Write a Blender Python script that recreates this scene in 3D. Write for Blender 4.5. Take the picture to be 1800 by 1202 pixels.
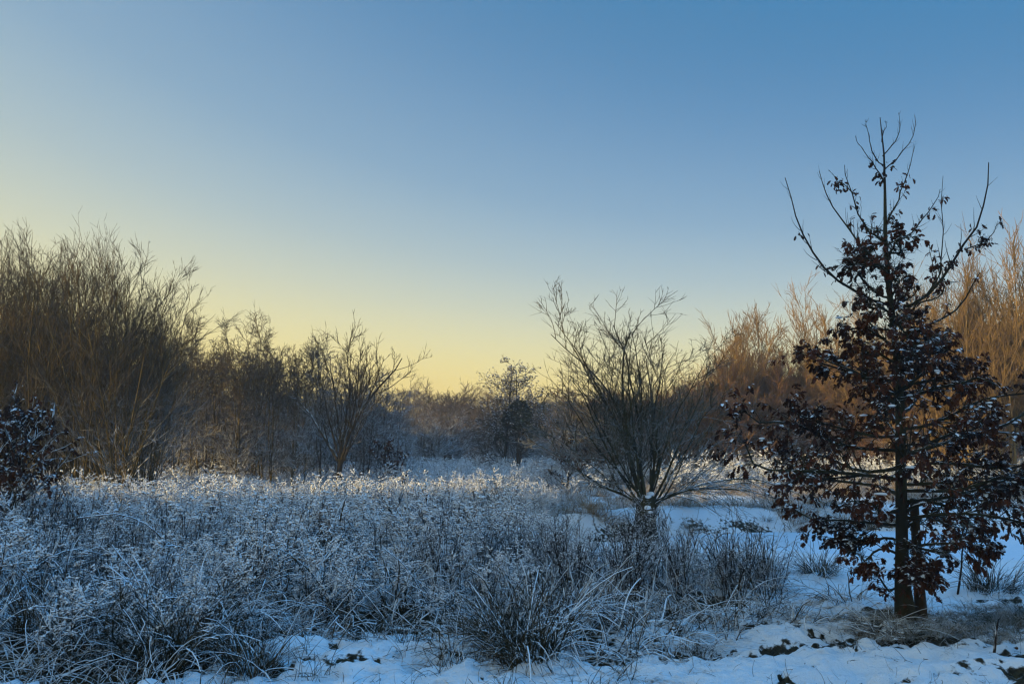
import bpy, math, time
import numpy as np

T0 = time.time()
sc = bpy.context.scene
for o in list(bpy.data.objects):
    bpy.data.objects.remove(o)
COL = sc.collection
R = math.radians

# ------------------------------------------------------------------ camera
CAM_H, F, HOR = 1.65, 1400.0, 790.0            # eye height (m), focal length and horizon in photo pixels
PITCH = math.atan((HOR - 601) / F)
cd = bpy.data.cameras.new('camera')
cam = bpy.data.objects.new('camera', cd)
COL.objects.link(cam)
sc.camera = cam
cd.sensor_width = 36.0
cd.lens = 36.0 * F / 1800.0
cd.clip_start, cd.clip_end = 0.05, 2000.0
cam.location = (0, 0, CAM_H)
cam.rotation_euler = (R(90) + PITCH, 0, 0)

# ------------------------------------------------------------------ sun + sky
SUN_AZ, SUN_EL = R(-118), R(5.0)                # azimuth measured from the view direction, negative = left
SD = np.array([math.sin(SUN_AZ) * math.cos(SUN_EL), math.cos(SUN_AZ) * math.cos(SUN_EL), math.sin(SUN_EL)])
sl = bpy.data.lights.new('sun', 'SUN')
sl.energy = 5.0
sl.angle = R(0.6)
sl.color = (1.0, 0.72, 0.33)
sun = bpy.data.objects.new('sun', sl)
COL.objects.link(sun)
sun.location = (-60, 10, 20)
from mathutils import Vector
sun.rotation_euler = Vector(SD).to_track_quat('Z', 'Y').to_euler()

world = bpy.data.worlds.new('World')
sc.world = world
world.use_nodes = True
wn = world.node_tree
bg = wn.nodes['Background']


def N(nt, kind, **kw):
    n = nt.nodes.new(kind)
    for k, v in kw.items():
        setattr(n, k, v)
    return n


def M2(nt, op, a, b=None, c=None, clamp=False):
    n = N(nt, 'ShaderNodeMath', operation=op, use_clamp=clamp)
    for i, v in enumerate((a, b, c)):
        if v is None:
            continue
        if isinstance(v, (int, float)):
            n.inputs[i].default_value = v
        else:
            nt.links.new(v, n.inputs[i])
    return n.outputs[0]


def srgb(r, g, b):
    def f(c):
        c /= 255.0
        return c / 12.92 if c < 0.04045 else ((c + 0.055) / 1.055) ** 2.4
    return (f(r), f(g), f(b), 1.0)


sky = N(wn, 'ShaderNodeTexSky', sky_type='NISHITA')
sky.sun_disc = False
sky.sun_elevation = SUN_EL
sky.sun_rotation = SUN_AZ
sky.ozone_density = 4.0
tc = N(wn, 'ShaderNodeTexCoord')
nrm = N(wn, 'ShaderNodeVectorMath', operation='NORMALIZE')
wn.links.new(tc.outputs['Generated'], nrm.inputs[0])
sep = N(wn, 'ShaderNodeSeparateXYZ')
wn.links.new(nrm.outputs[0], sep.inputs[0])
sx, sy, sz = sep.outputs
hl = M2(wn, 'SQRT', M2(wn, 'MAXIMUM', M2(wn, 'SUBTRACT', 1.0, M2(wn, 'MULTIPLY', sz, sz)), 1e-4))
sdot = M2(wn, 'ADD', M2(wn, 'MULTIPLY', sx, math.sin(SUN_AZ)), M2(wn, 'MULTIPLY', sy, math.cos(SUN_AZ)))
s_az = M2(wn, 'DIVIDE', sdot, hl)              # +1 towards the sun, -1 opposite
elev = M2(wn, 'MAXIMUM', sz, 0.0)
eff = M2(wn, 'MULTIPLY', elev, M2(wn, 'EXPONENT', M2(wn, 'ADD', M2(wn, 'MULTIPLY', s_az, -0.67), -0.31)))
anti = M2(wn, 'MULTIPLY', M2(wn, 'MAXIMUM', M2(wn, 'SUBTRACT', -0.88, s_az), 0.0), 0.6)
eff = M2(wn, 'ADD', eff, anti)
ramp = N(wn, 'ShaderNodeValToRGB')
cr = ramp.color_ramp
cr.interpolation = 'B_SPLINE'
stops = [(0.00, (255, 208, 98)), (0.035, (255, 216, 110)), (0.075, (255, 227, 130)), (0.12, (240, 229, 166)),
         (0.17, (210, 214, 190)), (0.23, (176, 195, 199)), (0.31, (140, 173, 198)), (0.45, (95, 142, 184)),
         (0.60, (64, 126, 171)), (0.70, (62, 134, 190)), (0.82, (68, 158, 240)), (1.0, (78, 180, 255))]
while len(cr.elements) < len(stops):
    cr.elements.new(0.5)
for e, (p, c) in zip(cr.elements, stops):
    e.position = p
    e.color = srgb(*c)
wn.links.new(eff, ramp.inputs[0])
skm = N(wn, 'ShaderNodeVectorMath', operation='SCALE')
wn.links.new(sky.outputs[0], skm.inputs[0])
skm.inputs['Scale'].default_value = 0.03       # a little of the physical sky on top of the measured dusk gradient
addn = N(wn, 'ShaderNodeVectorMath', operation='ADD')
wn.links.new(skm.outputs[0], addn.inputs[0])
deep = N(wn, 'ShaderNodeMapRange')            # extra brightness put into the overhead sky to light the shaded snow
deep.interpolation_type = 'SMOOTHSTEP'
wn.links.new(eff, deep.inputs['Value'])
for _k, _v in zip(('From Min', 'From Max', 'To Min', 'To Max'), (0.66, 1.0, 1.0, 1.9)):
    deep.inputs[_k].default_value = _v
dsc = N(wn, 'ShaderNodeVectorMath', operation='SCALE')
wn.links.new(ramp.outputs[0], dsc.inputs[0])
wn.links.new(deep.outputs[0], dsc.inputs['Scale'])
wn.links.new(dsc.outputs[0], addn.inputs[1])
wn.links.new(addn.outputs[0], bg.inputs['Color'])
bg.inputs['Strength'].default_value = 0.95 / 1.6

vs = sc.view_settings
vs.view_transform = 'Standard'
vs.look = 'None'
vs.exposure = math.log2(1.6)
vs.gamma = 1.0
vs.use_curve_mapping = False
cy = sc.cycles
cy.max_bounces = 2
cy.diffuse_bounces = 1
cy.glossy_bounces = 1
cy.transmission_bounces = 1
cy.transparent_max_bounces = 4
cy.volume_bounces = 0
cy.use_denoising = True
cy.use_adaptive_sampling = True
cy.adaptive_threshold = 0.02
cy.adaptive_min_samples = 16
cy.filter_width = 1.3
cy.caustics_reflective = cy.caustics_refractive = False
cy.sample_clamp_indirect = 4.0

# ------------------------------------------------------------------ helpers
def at(px, d):
    """world x of photo column px for a thing standing at distance d"""
    return (px - 900) / F * (d * math.cos(PITCH) - CAM_H * math.sin(PITCH))


def dist(py, z=0.0):
    v = (601 - py) / F
    return (CAM_H - z) * (math.cos(PITCH) - v * math.sin(PITCH)) / -(math.sin(PITCH) + v * math.cos(PITCH))


def height(py, d):
    v = (601 - py) / F
    return CAM_H + d * (math.sin(PITCH) + v * math.cos(PITCH)) / (math.cos(PITCH) - v * math.sin(PITCH))


def xat(px, py, d):
    """world x of photo pixel (px, py) at distance d"""
    v = (601 - py) / F
    return (px - 900) / F * d / (math.cos(PITCH) - v * math.sin(PITCH))


_tab = np.random.default_rng(5).random((256, 256))


def vnoise(x, y):
    xi = np.floor(x).astype(int)
    yi = np.floor(y).astype(int)
    fx, fy = x - xi, y - yi
    fx = fx * fx * (3 - 2 * fx)
    fy = fy * fy * (3 - 2 * fy)
    a = _tab[xi % 256, yi % 256]
    b = _tab[(xi + 1) % 256, yi % 256]
    c = _tab[xi % 256, (yi + 1) % 256]
    e = _tab[(xi + 1) % 256, (yi + 1) % 256]
    return (a * (1 - fx) + b * fx) * (1 - fy) + (c * (1 - fx) + e * fx) * fy


def fbm(x, y, o=3):
    s, a, t = 0.0, 1.0, 0.0
    for k in range(o):
        s = s + a * vnoise(x * 2 ** k + 17.3 * k, y * 2 ** k + 41.7 * k)
        t += a
        a *= 0.5
    return s / t


def sstep(a, b, x):
    t = np.clip((x - a) / (b - a), 0, 1)
    return t * t * (3 - 2 * t)


def mesh(name, verts, faces, smooth=True):
    """verts (n,3); faces: list of int arrays (m,3) or (m,4)"""
    me = bpy.data.meshes.new(name)
    verts = np.asarray(verts, np.float32)
    faces = [np.asarray(f, np.int32) for f in faces if len(f)]
    me.vertices.add(len(verts))
    me.vertices.foreach_set('co', verts.ravel())
    loops = np.concatenate([f.ravel() for f in faces])
    tot = np.concatenate([np.full(len(f), f.shape[1], np.int32) for f in faces])
    start = np.concatenate([[0], np.cumsum(tot)[:-1]]).astype(np.int32)
    me.loops.add(len(loops))
    me.loops.foreach_set('vertex_index', loops)
    me.polygons.add(len(tot))
    me.polygons.foreach_set('loop_start', start)
    me.polygons.foreach_set('loop_total', tot)
    if smooth:
        me.polygons.foreach_set('use_smooth', np.ones(len(tot), bool))
    me.update(calc_edges=True)
    return me


class Geo:
    """collects vertices and faces for one mesh"""

    def __init__(s):
        s.v, s.f3, s.f4, s.n = [], [], [], 0

    def add(s, v, f):
        f = np.asarray(f, np.int64)
        (s.f3 if f.shape[1] == 3 else s.f4).append(f + s.n)
        s.v.append(np.asarray(v, np.float32).reshape(-1, 3))
        s.n += len(s.v[-1])

    def tubes(s, pts, rad, sides, squash=1.0):
        B, n, _ = pts.shape
        if B == 0:
            return
        tan = np.empty_like(pts)
        tan[:, 1:-1] = pts[:, 2:] - pts[:, :-2]
        tan[:, 0] = pts[:, 1] - pts[:, 0]
        tan[:, -1] = pts[:, -1] - pts[:, -2]
        tan /= np.linalg.norm(tan, axis=2, keepdims=True) + 1e-9
        mean = pts[:, -1] - pts[:, 0]
        ref = np.where((np.abs(mean[:, 2]) > 0.75 * np.linalg.norm(mean, axis=1))[:, None], [[1.0, 0.2, 0]], [[0, 0, 1.0]])
        u = np.cross(tan, ref[:, None, :])
        u /= np.linalg.norm(u, axis=2, keepdims=True) + 1e-9
        w = np.cross(u, tan)
        a = np.arange(sides) * 2 * math.pi / sides
        ring = (u[:, :, None, :] * np.cos(a)[None, None, :, None] + w[:, :, None, :] * (np.sin(a) * squash)[None, None, :, None])
        v = pts[:, :, None, :] + ring * rad[:, :, None, None]
        b, i, k = np.meshgrid(np.arange(B), np.arange(n - 1), np.arange(sides), indexing='ij')
        base = b * n * sides
        k2 = (k + 1) % sides
        q = np.stack([base + i * sides + k, base + i * sides + k2, base + (i + 1) * sides + k2, base + (i + 1) * sides + k], -1)
        s.add(v, q.reshape(-1, 4))

    def ribbons(s, pts, width, rng):
        """flat blades lying along pts, width (B,n)"""
        B, n, _ = pts.shape
        mean = pts[:, -1] - pts[:, 0]
        side = np.stack([-mean[:, 1], mean[:, 0], np.zeros(B)], 1) + rng.normal(0, 0.02, (B, 3))
        side /= np.linalg.norm(side, axis=1, keepdims=True) + 1e-9
        v = np.stack([pts - side[:, None] * width[:, :, None], pts + side[:, None] * width[:, :, None]], 2)
        b, i = np.meshgrid(np.arange(B), np.arange(n - 1), indexing='ij')
        o = b * n * 2 + i * 2
        s.add(v, np.stack([o, o + 1, o + 3, o + 2], -1).reshape(-1, 4))

    def blobs(s, c, r, rng, flat=1.0):
        """little octahedra"""
        B = len(c)
        if B == 0:
            return
        o = np.array([[1, 0, 0], [0, 1, 0], [-1, 0, 0], [0, -1, 0], [0, 0, flat], [0, 0, -flat]], float)
        v = c[:, None, :] + o[None] * (r[:, None, None] * rng.uniform(0.7, 1.3, (B, 6, 1)))
        f = np.array([[0, 1, 4], [1, 2, 4], [2, 3, 4], [3, 0, 4], [1, 0, 5], [2, 1, 5], [3, 2, 5], [0, 3, 5]])
        s.add(v, (f[None] + (np.arange(B) * 6)[:, None, None]).reshape(-1, 3))

    def mesh(s, name, mat=None, smooth=True):
        fs = []
        if s.f3:
            fs.append(np.concatenate(s.f3))
        if s.f4:
            fs.append(np.concatenate(s.f4))
        me = mesh(name, np.concatenate(s.v), fs, smooth)
        if mat:
            me.materials.append(mat)
        return me


def unit(v):
    return v / (np.linalg.norm(v, axis=-1, keepdims=True) + 1e-9)


def grow(rng, P, D, L, r, n, wob=0.12, up=0.05, taper=0.75, bend=None):
    """grow B branches at once -> points (B,n+1,3), radii (B,n+1)"""
    B = len(P)
    pts = np.empty((B, n + 1, 3))
    pts[:, 0] = P
    d = unit(np.asarray(D, float))
    step = (np.asarray(L) / n)[:, None]
    upv = np.zeros((B, 3))
    upv[:, 2] = up
    for i in range(n):
        d = unit(d + rng.normal(0, wob, (B, 3)) + upv + (bend if bend is not None else 0))
        pts[:, i + 1] = pts[:, i] + d * step
    t = np.linspace(0, 1, n + 1)[None]
    return pts, np.asarray(r)[:, None] * (1 - taper * t)


def spawn(rng, pts, rad, L, m, t0=0.2, t1=1.0, ang=0.7, sd=0.15, lr=0.5, prof=None, rr=0.55, rmin=0.003, pw=1.0):
    B, n, _ = pts.shape
    m = np.broadcast_to(np.asarray(m), (B,)).astype(int)
    idx = np.repeat(np.arange(B), m)
    K = len(idx)
    t = t0 + (t1 - t0) * rng.random(K) ** pw
    s = np.clip(t * (n - 1), 0, n - 1.001)
    i = s.astype(int)
    f = (s - i)[:, None]
    P = pts[idx, i] * (1 - f) + pts[idx, i + 1] * f
    d = unit(pts[idx, i + 1] - pts[idx, i])
    q = unit(np.cross(d, rng.normal(0, 1, (K, 3))))
    a = np.clip(rng.normal(ang, sd, K), 0.1, 1.6)[:, None]
    D = d * np.cos(a) + q * np.sin(a)
    LL = np.asarray(L)[idx] * lr * rng.uniform(0.6, 1.25, K)
    if prof is not None:
        LL = LL * prof(t)
    r0 = rad[idx, i] * (1 - f[:, 0]) + rad[idx, i + 1] * f[:, 0]
    return P, D, LL, np.maximum(r0 * rr, rmin)


def link(name, data, parent=None, mat=None):
    o = bpy.data.objects.new(name, data)
    COL.objects.link(o)
    if parent:
        o.parent = parent
    return o


def tag(o, label=None, cat=None, group=None, kind=None):
    if label:
        o['label'] = label
    if cat:
        o['category'] = cat
    if group:
        o['group'] = group
    if kind:
        o['kind'] = kind
    return o


# ------------------------------------------------------------------ materials
def mat_new(name, rough=0.9):
    m = bpy.data.materials.new(name)
    m.use_nodes = True
    nt = m.node_tree
    b = nt.nodes['Principled BSDF']
    b.inputs['Roughness'].default_value = rough
    b.inputs['Specular IOR Level'].default_value = 0.15
    return m, nt, b


def mixc(nt, fac, a, b):
    n = N(nt, 'ShaderNodeMix', data_type='RGBA')
    for sock, v in ((n.inputs['Factor'], fac), (n.inputs['A'], a), (n.inputs['B'], b)):
        if isinstance(v, (int, float)):
            sock.default_value = v
        elif isinstance(v, tuple):
            sock.default_value = v if len(v) == 4 else (*v, 1)
        else:
            nt.links.new(v, sock)
    return n.outputs['Result']


def noise(nt, scale, detail=2.0, coord=None):
    n = N(nt, 'ShaderNodeTexNoise')
    n.inputs['Scale'].default_value = scale
    n.inputs['Detail'].default_value = detail
    if coord is not None:
        nt.links.new(coord, n.inputs['Vector'])
    return n.outputs['Fac']


def mrange(nt, v, a, b, c=0.0, e=1.0):
    n = N(nt, 'ShaderNodeMapRange')
    n.interpolation_type = 'SMOOTHSTEP'
    nt.links.new(v, n.inputs['Value'])
    for k, x in zip(('From Min', 'From Max', 'To Min', 'To Max'), (a, b, c, e)):
        n.inputs[k].default_value = x
    return n.outputs['Result']


SNOW_C = (0.80, 0.89, 0.97)
FROST_C = (0.88, 0.92, 0.96)


def frosted(name, c1, c2, lo, hi, wob=0.5, nsc=9.0, frost=FROST_C, zfade=None, amount=1.0, rough=0.9):
    """bark / stem / leaf colour with frost lying on the faces that look up; zfade = heights between which frost thins out"""
    m, nt, b = mat_new(name, rough)
    g = N(nt, 'ShaderNodeNewGeometry')
    s = N(nt, 'ShaderNodeSeparateXYZ')
    nt.links.new(g.outputs['Normal'], s.inputs[0])
    n1 = noise(nt, nsc, 0.0, g.outputs['Position'])
    v = M2(nt, 'ADD', s.outputs[2], M2(nt, 'MULTIPLY', M2(nt, 'SUBTRACT', n1, 0.5), wob * 2))
    fac = mrange(nt, v, lo, hi, 0.0, amount)
    if zfade:
        p = N(nt, 'ShaderNodeSeparateXYZ')
        nt.links.new(g.outputs['Position'], p.inputs[0])
        fac = M2(nt, 'MULTIPLY', fac, mrange(nt, p.outputs[2], zfade[0], zfade[1], 1.0, zfade[2]))
    n2 = noise(nt, 2.3, 0.0, g.outputs['Position'])
    base = mixc(nt, mrange(nt, n2, 0.35, 0.65), c1, c2)
    nt.links.new(mixc(nt, fac, base, frost), b.inputs['Base Color'])
    return m


MAT = {}
MAT['bark_olive'] = frosted('bark_olive', (0.115, 0.084, 0.030), (0.05, 0.041, 0.019), 0.2, 0.8, zfade=(1.0, 4.0, 0.12))
MAT['twig_olive'] = frosted('twig_olive', (0.066, 0.045, 0.018), (0.036, 0.027, 0.013), 0.0, 0.65, zfade=(0.8, 4.0, 0.10))
MAT['bark_grey'] = frosted('bark_grey', (0.07, 0.055, 0.04), (0.045, 0.038, 0.03), 0.3, 0.9, zfade=(1.5, 5.0, 0.25))
MAT['twig_grey'] = frosted('twig_grey', (0.085, 0.06, 0.042), (0.05, 0.038, 0.03), 0.15, 0.85, zfade=(1.5, 5.0, 0.25))
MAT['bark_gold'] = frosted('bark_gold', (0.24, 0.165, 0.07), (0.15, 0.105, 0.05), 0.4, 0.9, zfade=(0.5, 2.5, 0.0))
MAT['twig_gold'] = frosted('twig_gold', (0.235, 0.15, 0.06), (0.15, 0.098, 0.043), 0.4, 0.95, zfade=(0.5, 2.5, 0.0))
MAT['twig_red'] = frosted('twig_red', (0.20, 0.105, 0.048), (0.13, 0.075, 0.038), 0.25, 0.9, zfade=(0.5, 3.0, 0.1))
MAT['bark_willow'] = frosted('bark_willow', (0.05, 0.044, 0.018), (0.026, 0.024, 0.013), 0.6, 0.95, zfade=(0.5, 4.0, 0.25))
MAT['twig_willow'] = frosted('twig_willow', (0.075, 0.060, 0.027), (0.045, 0.037, 0.02), 0.15, 0.75, zfade=(0.5, 3.0, 0.15))
MAT['twig_far'] = frosted('twig_far', (0.078, 0.050, 0.030), (0.048, 0.034, 0.023), 0.5, 1.0, zfade=(0.5, 3.0, 0.05))
MAT['alder_twig'] = frosted('alder_twig', (0.045, 0.034, 0.024), (0.026, 0.02, 0.016), 0.6, 1.0, zfade=(0.5, 2.5, 0.03))
MAT['bark_oak'] = frosted('bark_oak', (0.040, 0.040, 0.024), (0.022, 0.021, 0.016), 0.8, 1.05, nsc=20)
MAT['leaf_oak'] = frosted('leaf_oak', (0.080, 0.027, 0.013), (0.023, 0.010, 0.007), 0.74, 0.97, wob=0.5, nsc=14, frost=SNOW_C, rough=0.75)
MAT['pine'] = frosted('pine', (0.022, 0.035, 0.016), (0.015, 0.022, 0.012), 0.6, 1.0, amount=0.3)
MAT['herb'] = frosted('herb', (0.036, 0.024, 0.013), (0.016, 0.012, 0.008), 0.15, 0.6, wob=0.8, nsc=11)
MAT['herb_head'] = frosted('herb_head', (0.16, 0.12, 0.085), (0.12, 0.09, 0.07), -0.8, 0.0, wob=0.6, nsc=14)
MAT['stalk_dark'] = frosted('stalk_dark', (0.026, 0.017, 0.012), (0.014, 0.010, 0.008), 0.3, 0.8, wob=0.7, nsc=14)
MAT['blade'] = frosted('blade', (0.045, 0.036, 0.016), (0.016, 0.018, 0.008), 0.6, 0.95, wob=0.6, nsc=9)
MAT['blade_white'] = frosted('blade_white', (0.10, 0.075, 0.036), (0.05, 0.04, 0.02), -0.2, 0.3, wob=0.6, nsc=9, frost=SNOW_C)
MAT['blade_pale'] = frosted('blade_pale', (0.30, 0.21, 0.11), (0.18, 0.13, 0.07), 0.1, 0.9, wob=0.8, nsc=6)
MAT['turf'] = frosted('turf', (0.055, 0.060, 0.022), (0.085, 0.070, 0.030), 0.2, 0.8, wob=0.9, nsc=5, amount=0.75)
MAT['post'] = frosted('post', (0.055, 0.042, 0.028), (0.035, 0.028, 0.02), 0.7, 0.95, nsc=25)


def make_snow():
    m, nt, b = mat_new('snow', 0.75)
    g = N(nt, 'ShaderNodeNewGeometry')
    a = N(nt, 'ShaderNodeAttribute', attribute_name='bare')
    n1 = noise(nt, 13.0, 4.0, g.outputs['Position'])
    v = M2(nt, 'ADD', a.outputs['Fac'], M2(nt, 'MULTIPLY', M2(nt, 'SUBTRACT', n1, 0.5), 0.9))
    fac = mrange(nt, v, 0.50, 0.62)
    n2 = noise(nt, 30.0, 2.0, g.outputs['Position'])
    soil = mixc(nt, mrange(nt, n2, 0.35, 0.65), (0.018, 0.016, 0.009), (0.05, 0.042, 0.022))
    n3 = noise(nt, 0.8, 2.0, g.outputs['Position'])
    snow = mixc(nt, n3, (0.80, 0.89, 0.97), (0.88, 0.93, 0.98))
    nt.links.new(mixc(nt, fac, snow, soil), b.inputs['Base Color'])
    n4 = M2(nt, 'ADD', noise(nt, 26.0, 5.0, g.outputs['Position']), M2(nt, 'MULTIPLY', noise(nt, 140.0, 2.0, g.outputs['Position']), 0.35))
    bp = N(nt, 'ShaderNodeBump')
    bp.inputs['Strength'].default_value = 0.8
    bp.inputs['Distance'].default_value = 0.03
    nt.links.new(n4, bp.inputs['Height'])
    nt.links.new(bp.outputs[0], b.inputs['Normal'])
    return m


MAT['snow'] = make_snow()


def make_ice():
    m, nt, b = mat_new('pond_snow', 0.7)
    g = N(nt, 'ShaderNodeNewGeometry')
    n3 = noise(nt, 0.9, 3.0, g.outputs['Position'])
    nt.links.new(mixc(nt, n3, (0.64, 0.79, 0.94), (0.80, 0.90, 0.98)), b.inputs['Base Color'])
    n4 = noise(nt, 25.0, 3.0, g.outputs['Position'])
    bp = N(nt, 'ShaderNodeBump')
    bp.inputs['Strength'].default_value = 0.15
    bp.inputs['Distance'].default_value = 0.01
    nt.links.new(n4, bp.inputs['Height'])
    nt.links.new(bp.outputs[0], b.inputs['Normal'])
    return m


MAT['ice'] = make_ice()
mlump, _nt, _b = mat_new('snow_lump', 0.75)
_b.inputs['Base Color'].default_value = (*SNOW_C, 1)
MAT['snow_lump'] = mlump

# ------------------------------------------------------------------ ground and pond
POND_Z = -0.25
PERP = np.array([math.cos(SUN_AZ), -math.sin(SUN_AZ)])     # horizontal axis across the sun's direction


def meadow_front(x):
    """distance of the ragged front edge of the frosted meadow for world x"""
    xs = np.array([-12, -4.2, -3.3, -2.6, -2.1, -1.2, -0.25, 0.1, 0.7, 1.9, 2.9, 3.6, 4.5])
    ys = np.array([6.6, 6.2, 5.7, 5.6, 6.7, 7.4, 7.0, 6.5, 6.9, 8.1, 8.9, 9.4, 9.5])
    return np.interp(x, xs, ys)


def pond_f(x, y):
    """<0 inside the pond"""
    w = 0.5 * (fbm(x * 0.5, y * 0.5, 2) - 0.5)
    return (np.abs((x - 15.5) / 12.6)) ** 3 + ((y - 16.0 + 0.05 * (x - 8)) / 3.3) ** 2 - 1 + w


def ground_z(x, y, fine=True):
    x = np.asarray(x, float)
    y = np.asarray(y, float)
    z = 0.16 * (fbm(x * 0.22 + 3, y * 0.22, 2) - 0.5)
    near = sstep(14, 7, y)
    if fine:
        lump = fbm(x * 1.6 + 9, y * 2.3, 3) - 0.5
        ridge = 1 - np.abs(2 * fbm((x + 0.8 * y) * 2.2, (y - 0.35 * x) * 5.5 + 4, 3) - 1)
        z = z + near * (0.20 * lump + 0.13 * (ridge - 0.75)) + (1 - near) * 0.10 * lump
        z = z + near * (0.07 * (fbm(x * 6, y * 8, 3) - 0.5) + 0.05 * (fbm(x * 15, y * 15, 2) - 0.5))
    f = pond_f(x, y)
    lip = np.exp(-((f - 0.55) / 0.35) ** 2) * np.where(y > 17, 0.30, 0.03)
    z = z + lip
    k = sstep(0.55, -0.12, f)
    z = z * (1 - k) + (POND_Z - 0.22) * k
    # unseen bank added on the left, shaped to shade foreground, oak and willow
    q = x * PERP[0] + y * PERP[1]
    H = np.interp(q, [-60, -25, 8, 14.1, 16.2, 26, 40, 70], [2, 9.7, 9.7, 9.2, 4.0, 3.0, 2.0, 0.6])
    e = x * math.sin(SUN_AZ) + y * math.cos(SUN_AZ)          # distance towards the sun
    z = z + H * sstep(28, 42, e) * (0.92 + 0.16 * fbm(x * 0.15, y * 0.15, 2))
    # gentle rise behind the pond towards the wood on the right
    z = z + 0.35 * sstep(19.5, 27, y) * sstep(0, 8, x)
    return z


def axis(fine0, fine1, h, lo, hi, g=1.09):
    a = list(np.arange(fine0, fine1, h))
    s, v = h, fine1
    while v < hi:
        a.append(v)
        s *= g
        v += s
    a.append(hi)
    s, v = h, fine0
    b = []
    while v > lo:
        s *= g
        v -= s
        b.append(max(v, lo))
    return np.array(sorted(set(np.round(b + a, 5))))


gx = axis(-4.5, 6.2, 0.042, -150, 150, 1.06)
gy = axis(4.8, 9.5, 0.034, -60, 170, 1.045)
XX, YY = np.meshgrid(gx, gy, indexing='ij')
ZZ = ground_z(XX, YY)
BARE = np.clip(0.5 - (fbm(XX * 1.7 + 5, YY * 2.6, 3) - 0.36) * 3.2, 0, 1) * sstep(12, 8, YY)
BARE = np.maximum(BARE, 1.15 * sstep(0.68, 0.77, fbm(XX * 4 + 3, YY * 6, 3)) * sstep(10, 8, YY))
mf = meadow_front(XX)
BARE = np.where((YY > mf + 0.15) & (XX < 4.2), np.clip(BARE + 0.75 * sstep(22, 12, YY) * sstep(2.5, 0.5, XX - 0.6 * sstep(11, 8, YY) * 3), 0, 1.2), BARE * 0.82)
BARE = BARE + 0.35 * np.exp(-(((XX - 4.6) / 1.5) ** 2 + ((YY - 7.75) / 0.55) ** 2))
BARE = BARE + np.where(YY > 16, 0.75 * np.exp(-((pond_f(XX, YY) - 0.22) / 0.16) ** 2) * (0.5 + fbm(XX * 1.5, YY, 2)) , 0)
ZZ = ZZ - 0.07 * sstep(0.40, 0.75, BARE + 0.25 * (fbm(XX * 9, YY * 9, 2) - 0.5)) * sstep(10, 8, YY)
nx, ny = XX.shape
ii, jj = np.meshgrid(np.arange(nx - 1), np.arange(ny - 1), indexing='ij')
o0 = ii * ny + jj
quads = np.stack([o0, o0 + ny, o0 + ny + 1, o0 + 1], -1).reshape(-1, 4)
gm = mesh('ground', np.stack([XX, YY, ZZ], -1).reshape(-1, 3), [quads])
gm.materials.append(MAT['snow'])
at_ = gm.attributes.new('bare', 'FLOAT', 'POINT')
at_.data.foreach_set('value', BARE.ravel().astype(np.float32))
ground = tag(link('ground', gm), 'snow covered uneven ground with dark grass showing through', kind='structure')

px_ = np.linspace(2.0, 29, 90)
py_ = np.linspace(11.5, 21, 40)
PX, PY = np.meshgrid(px_, py_, indexing='ij')
n_, m_ = PX.shape
ii, jj = np.meshgrid(np.arange(n_ - 1), np.arange(m_ - 1), indexing='ij')
o0 = ii * m_ + jj
pq = np.stack([o0, o0 + m_, o0 + m_ + 1, o0 + 1], -1)
keep = (pond_f(PX, PY) < 0.75)[:-1, :-1]
pm = mesh('pond', np.stack([PX, PY, POND_Z + 0.012 * fbm(PX * 2, PY * 2, 2)], -1).reshape(-1, 3), [pq[keep]])
pm.materials.append(MAT['ice'])
tag(link('pond', pm), 'frozen pond surface covered in smooth blue white snow', kind='structure')


def gz(x, y):
    return float(ground_z(np.array([x]), np.array([y]))[0])


# ------------------------------------------------------------------ bare trees
def tree_meshes(name, rng, stems, spec, mats, extra=None):
    """stems: (P, D, L, r) arrays for level 0; spec: list of dicts for the levels. returns [(part name, mesh)]"""
    P, D, L, r = stems
    gt, gb, gw = Geo(), Geo(), Geo()
    tips = []
    last = len(spec) - 1
    for lv, s in enumerate(spec):
        pts, rad = grow(rng, P, D, L, r, s['n'], s.get('wob', 0.1), s.get('up', 0.04), s.get('taper', 0.75))
        (gt if lv < s.get('trunk_levels', 1) and lv == 0 else gb if lv < last - 0 and lv <= 1 else gw).tubes(pts, rad, s['sides'])
        if lv == last:
            tips.append(pts)
        if lv < last:
            m = s['kids']
            m = rng.integers(m[0], m[1] + 1, len(P)) if isinstance(m, tuple) else m
            P, D, L, r = spawn(rng, pts, rad, L, m, s.get('t0', 0.2), s.get('t1', 1.0), s['ang'], s.get('sd', 0.15), s['lr'],
                               s.get('prof'), s.get('rr', 0.55), s.get('rmin', 0.003), s.get('pw', 1.0))
            k = L > s.get('lmin', 0.05)
            P, D, L, r = P[k], D[k], L[k], r[k]
    out = []
    for part, g, mt in (('trunk', gt, mats[0]), ('branches', gb, mats[0]), ('crown', gw, mats[1])):
        if g.n:
            out.append((part, g.mesh(name + '_' + part, mt)))
    if extra:
        out += extra(rng, tips)
    return out


def plant(kind, parts, x, y, label, cat='tree', group=None, rz=0.0, scale=1.0, tilt=(0, 0), sink=0.06, sz=None):
    e = bpy.data.objects.new(kind, None)
    COL.objects.link(e)
    e.location = (x, y, gz(x, y) - sink)
    e.rotation_euler = (tilt[0], tilt[1], rz)
    e.scale = (scale, scale, sz if sz else scale)
    tag(e, label, cat, group)
    for nme, me in parts:
        c = link(nme, me, e)
        if nme in ('frosted_tips', 'blades', 'frosted_blades', 'cones', 'snow_cap', 'snow_lumps'):
            c['kind'] = 'stuff'
    return e


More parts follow.
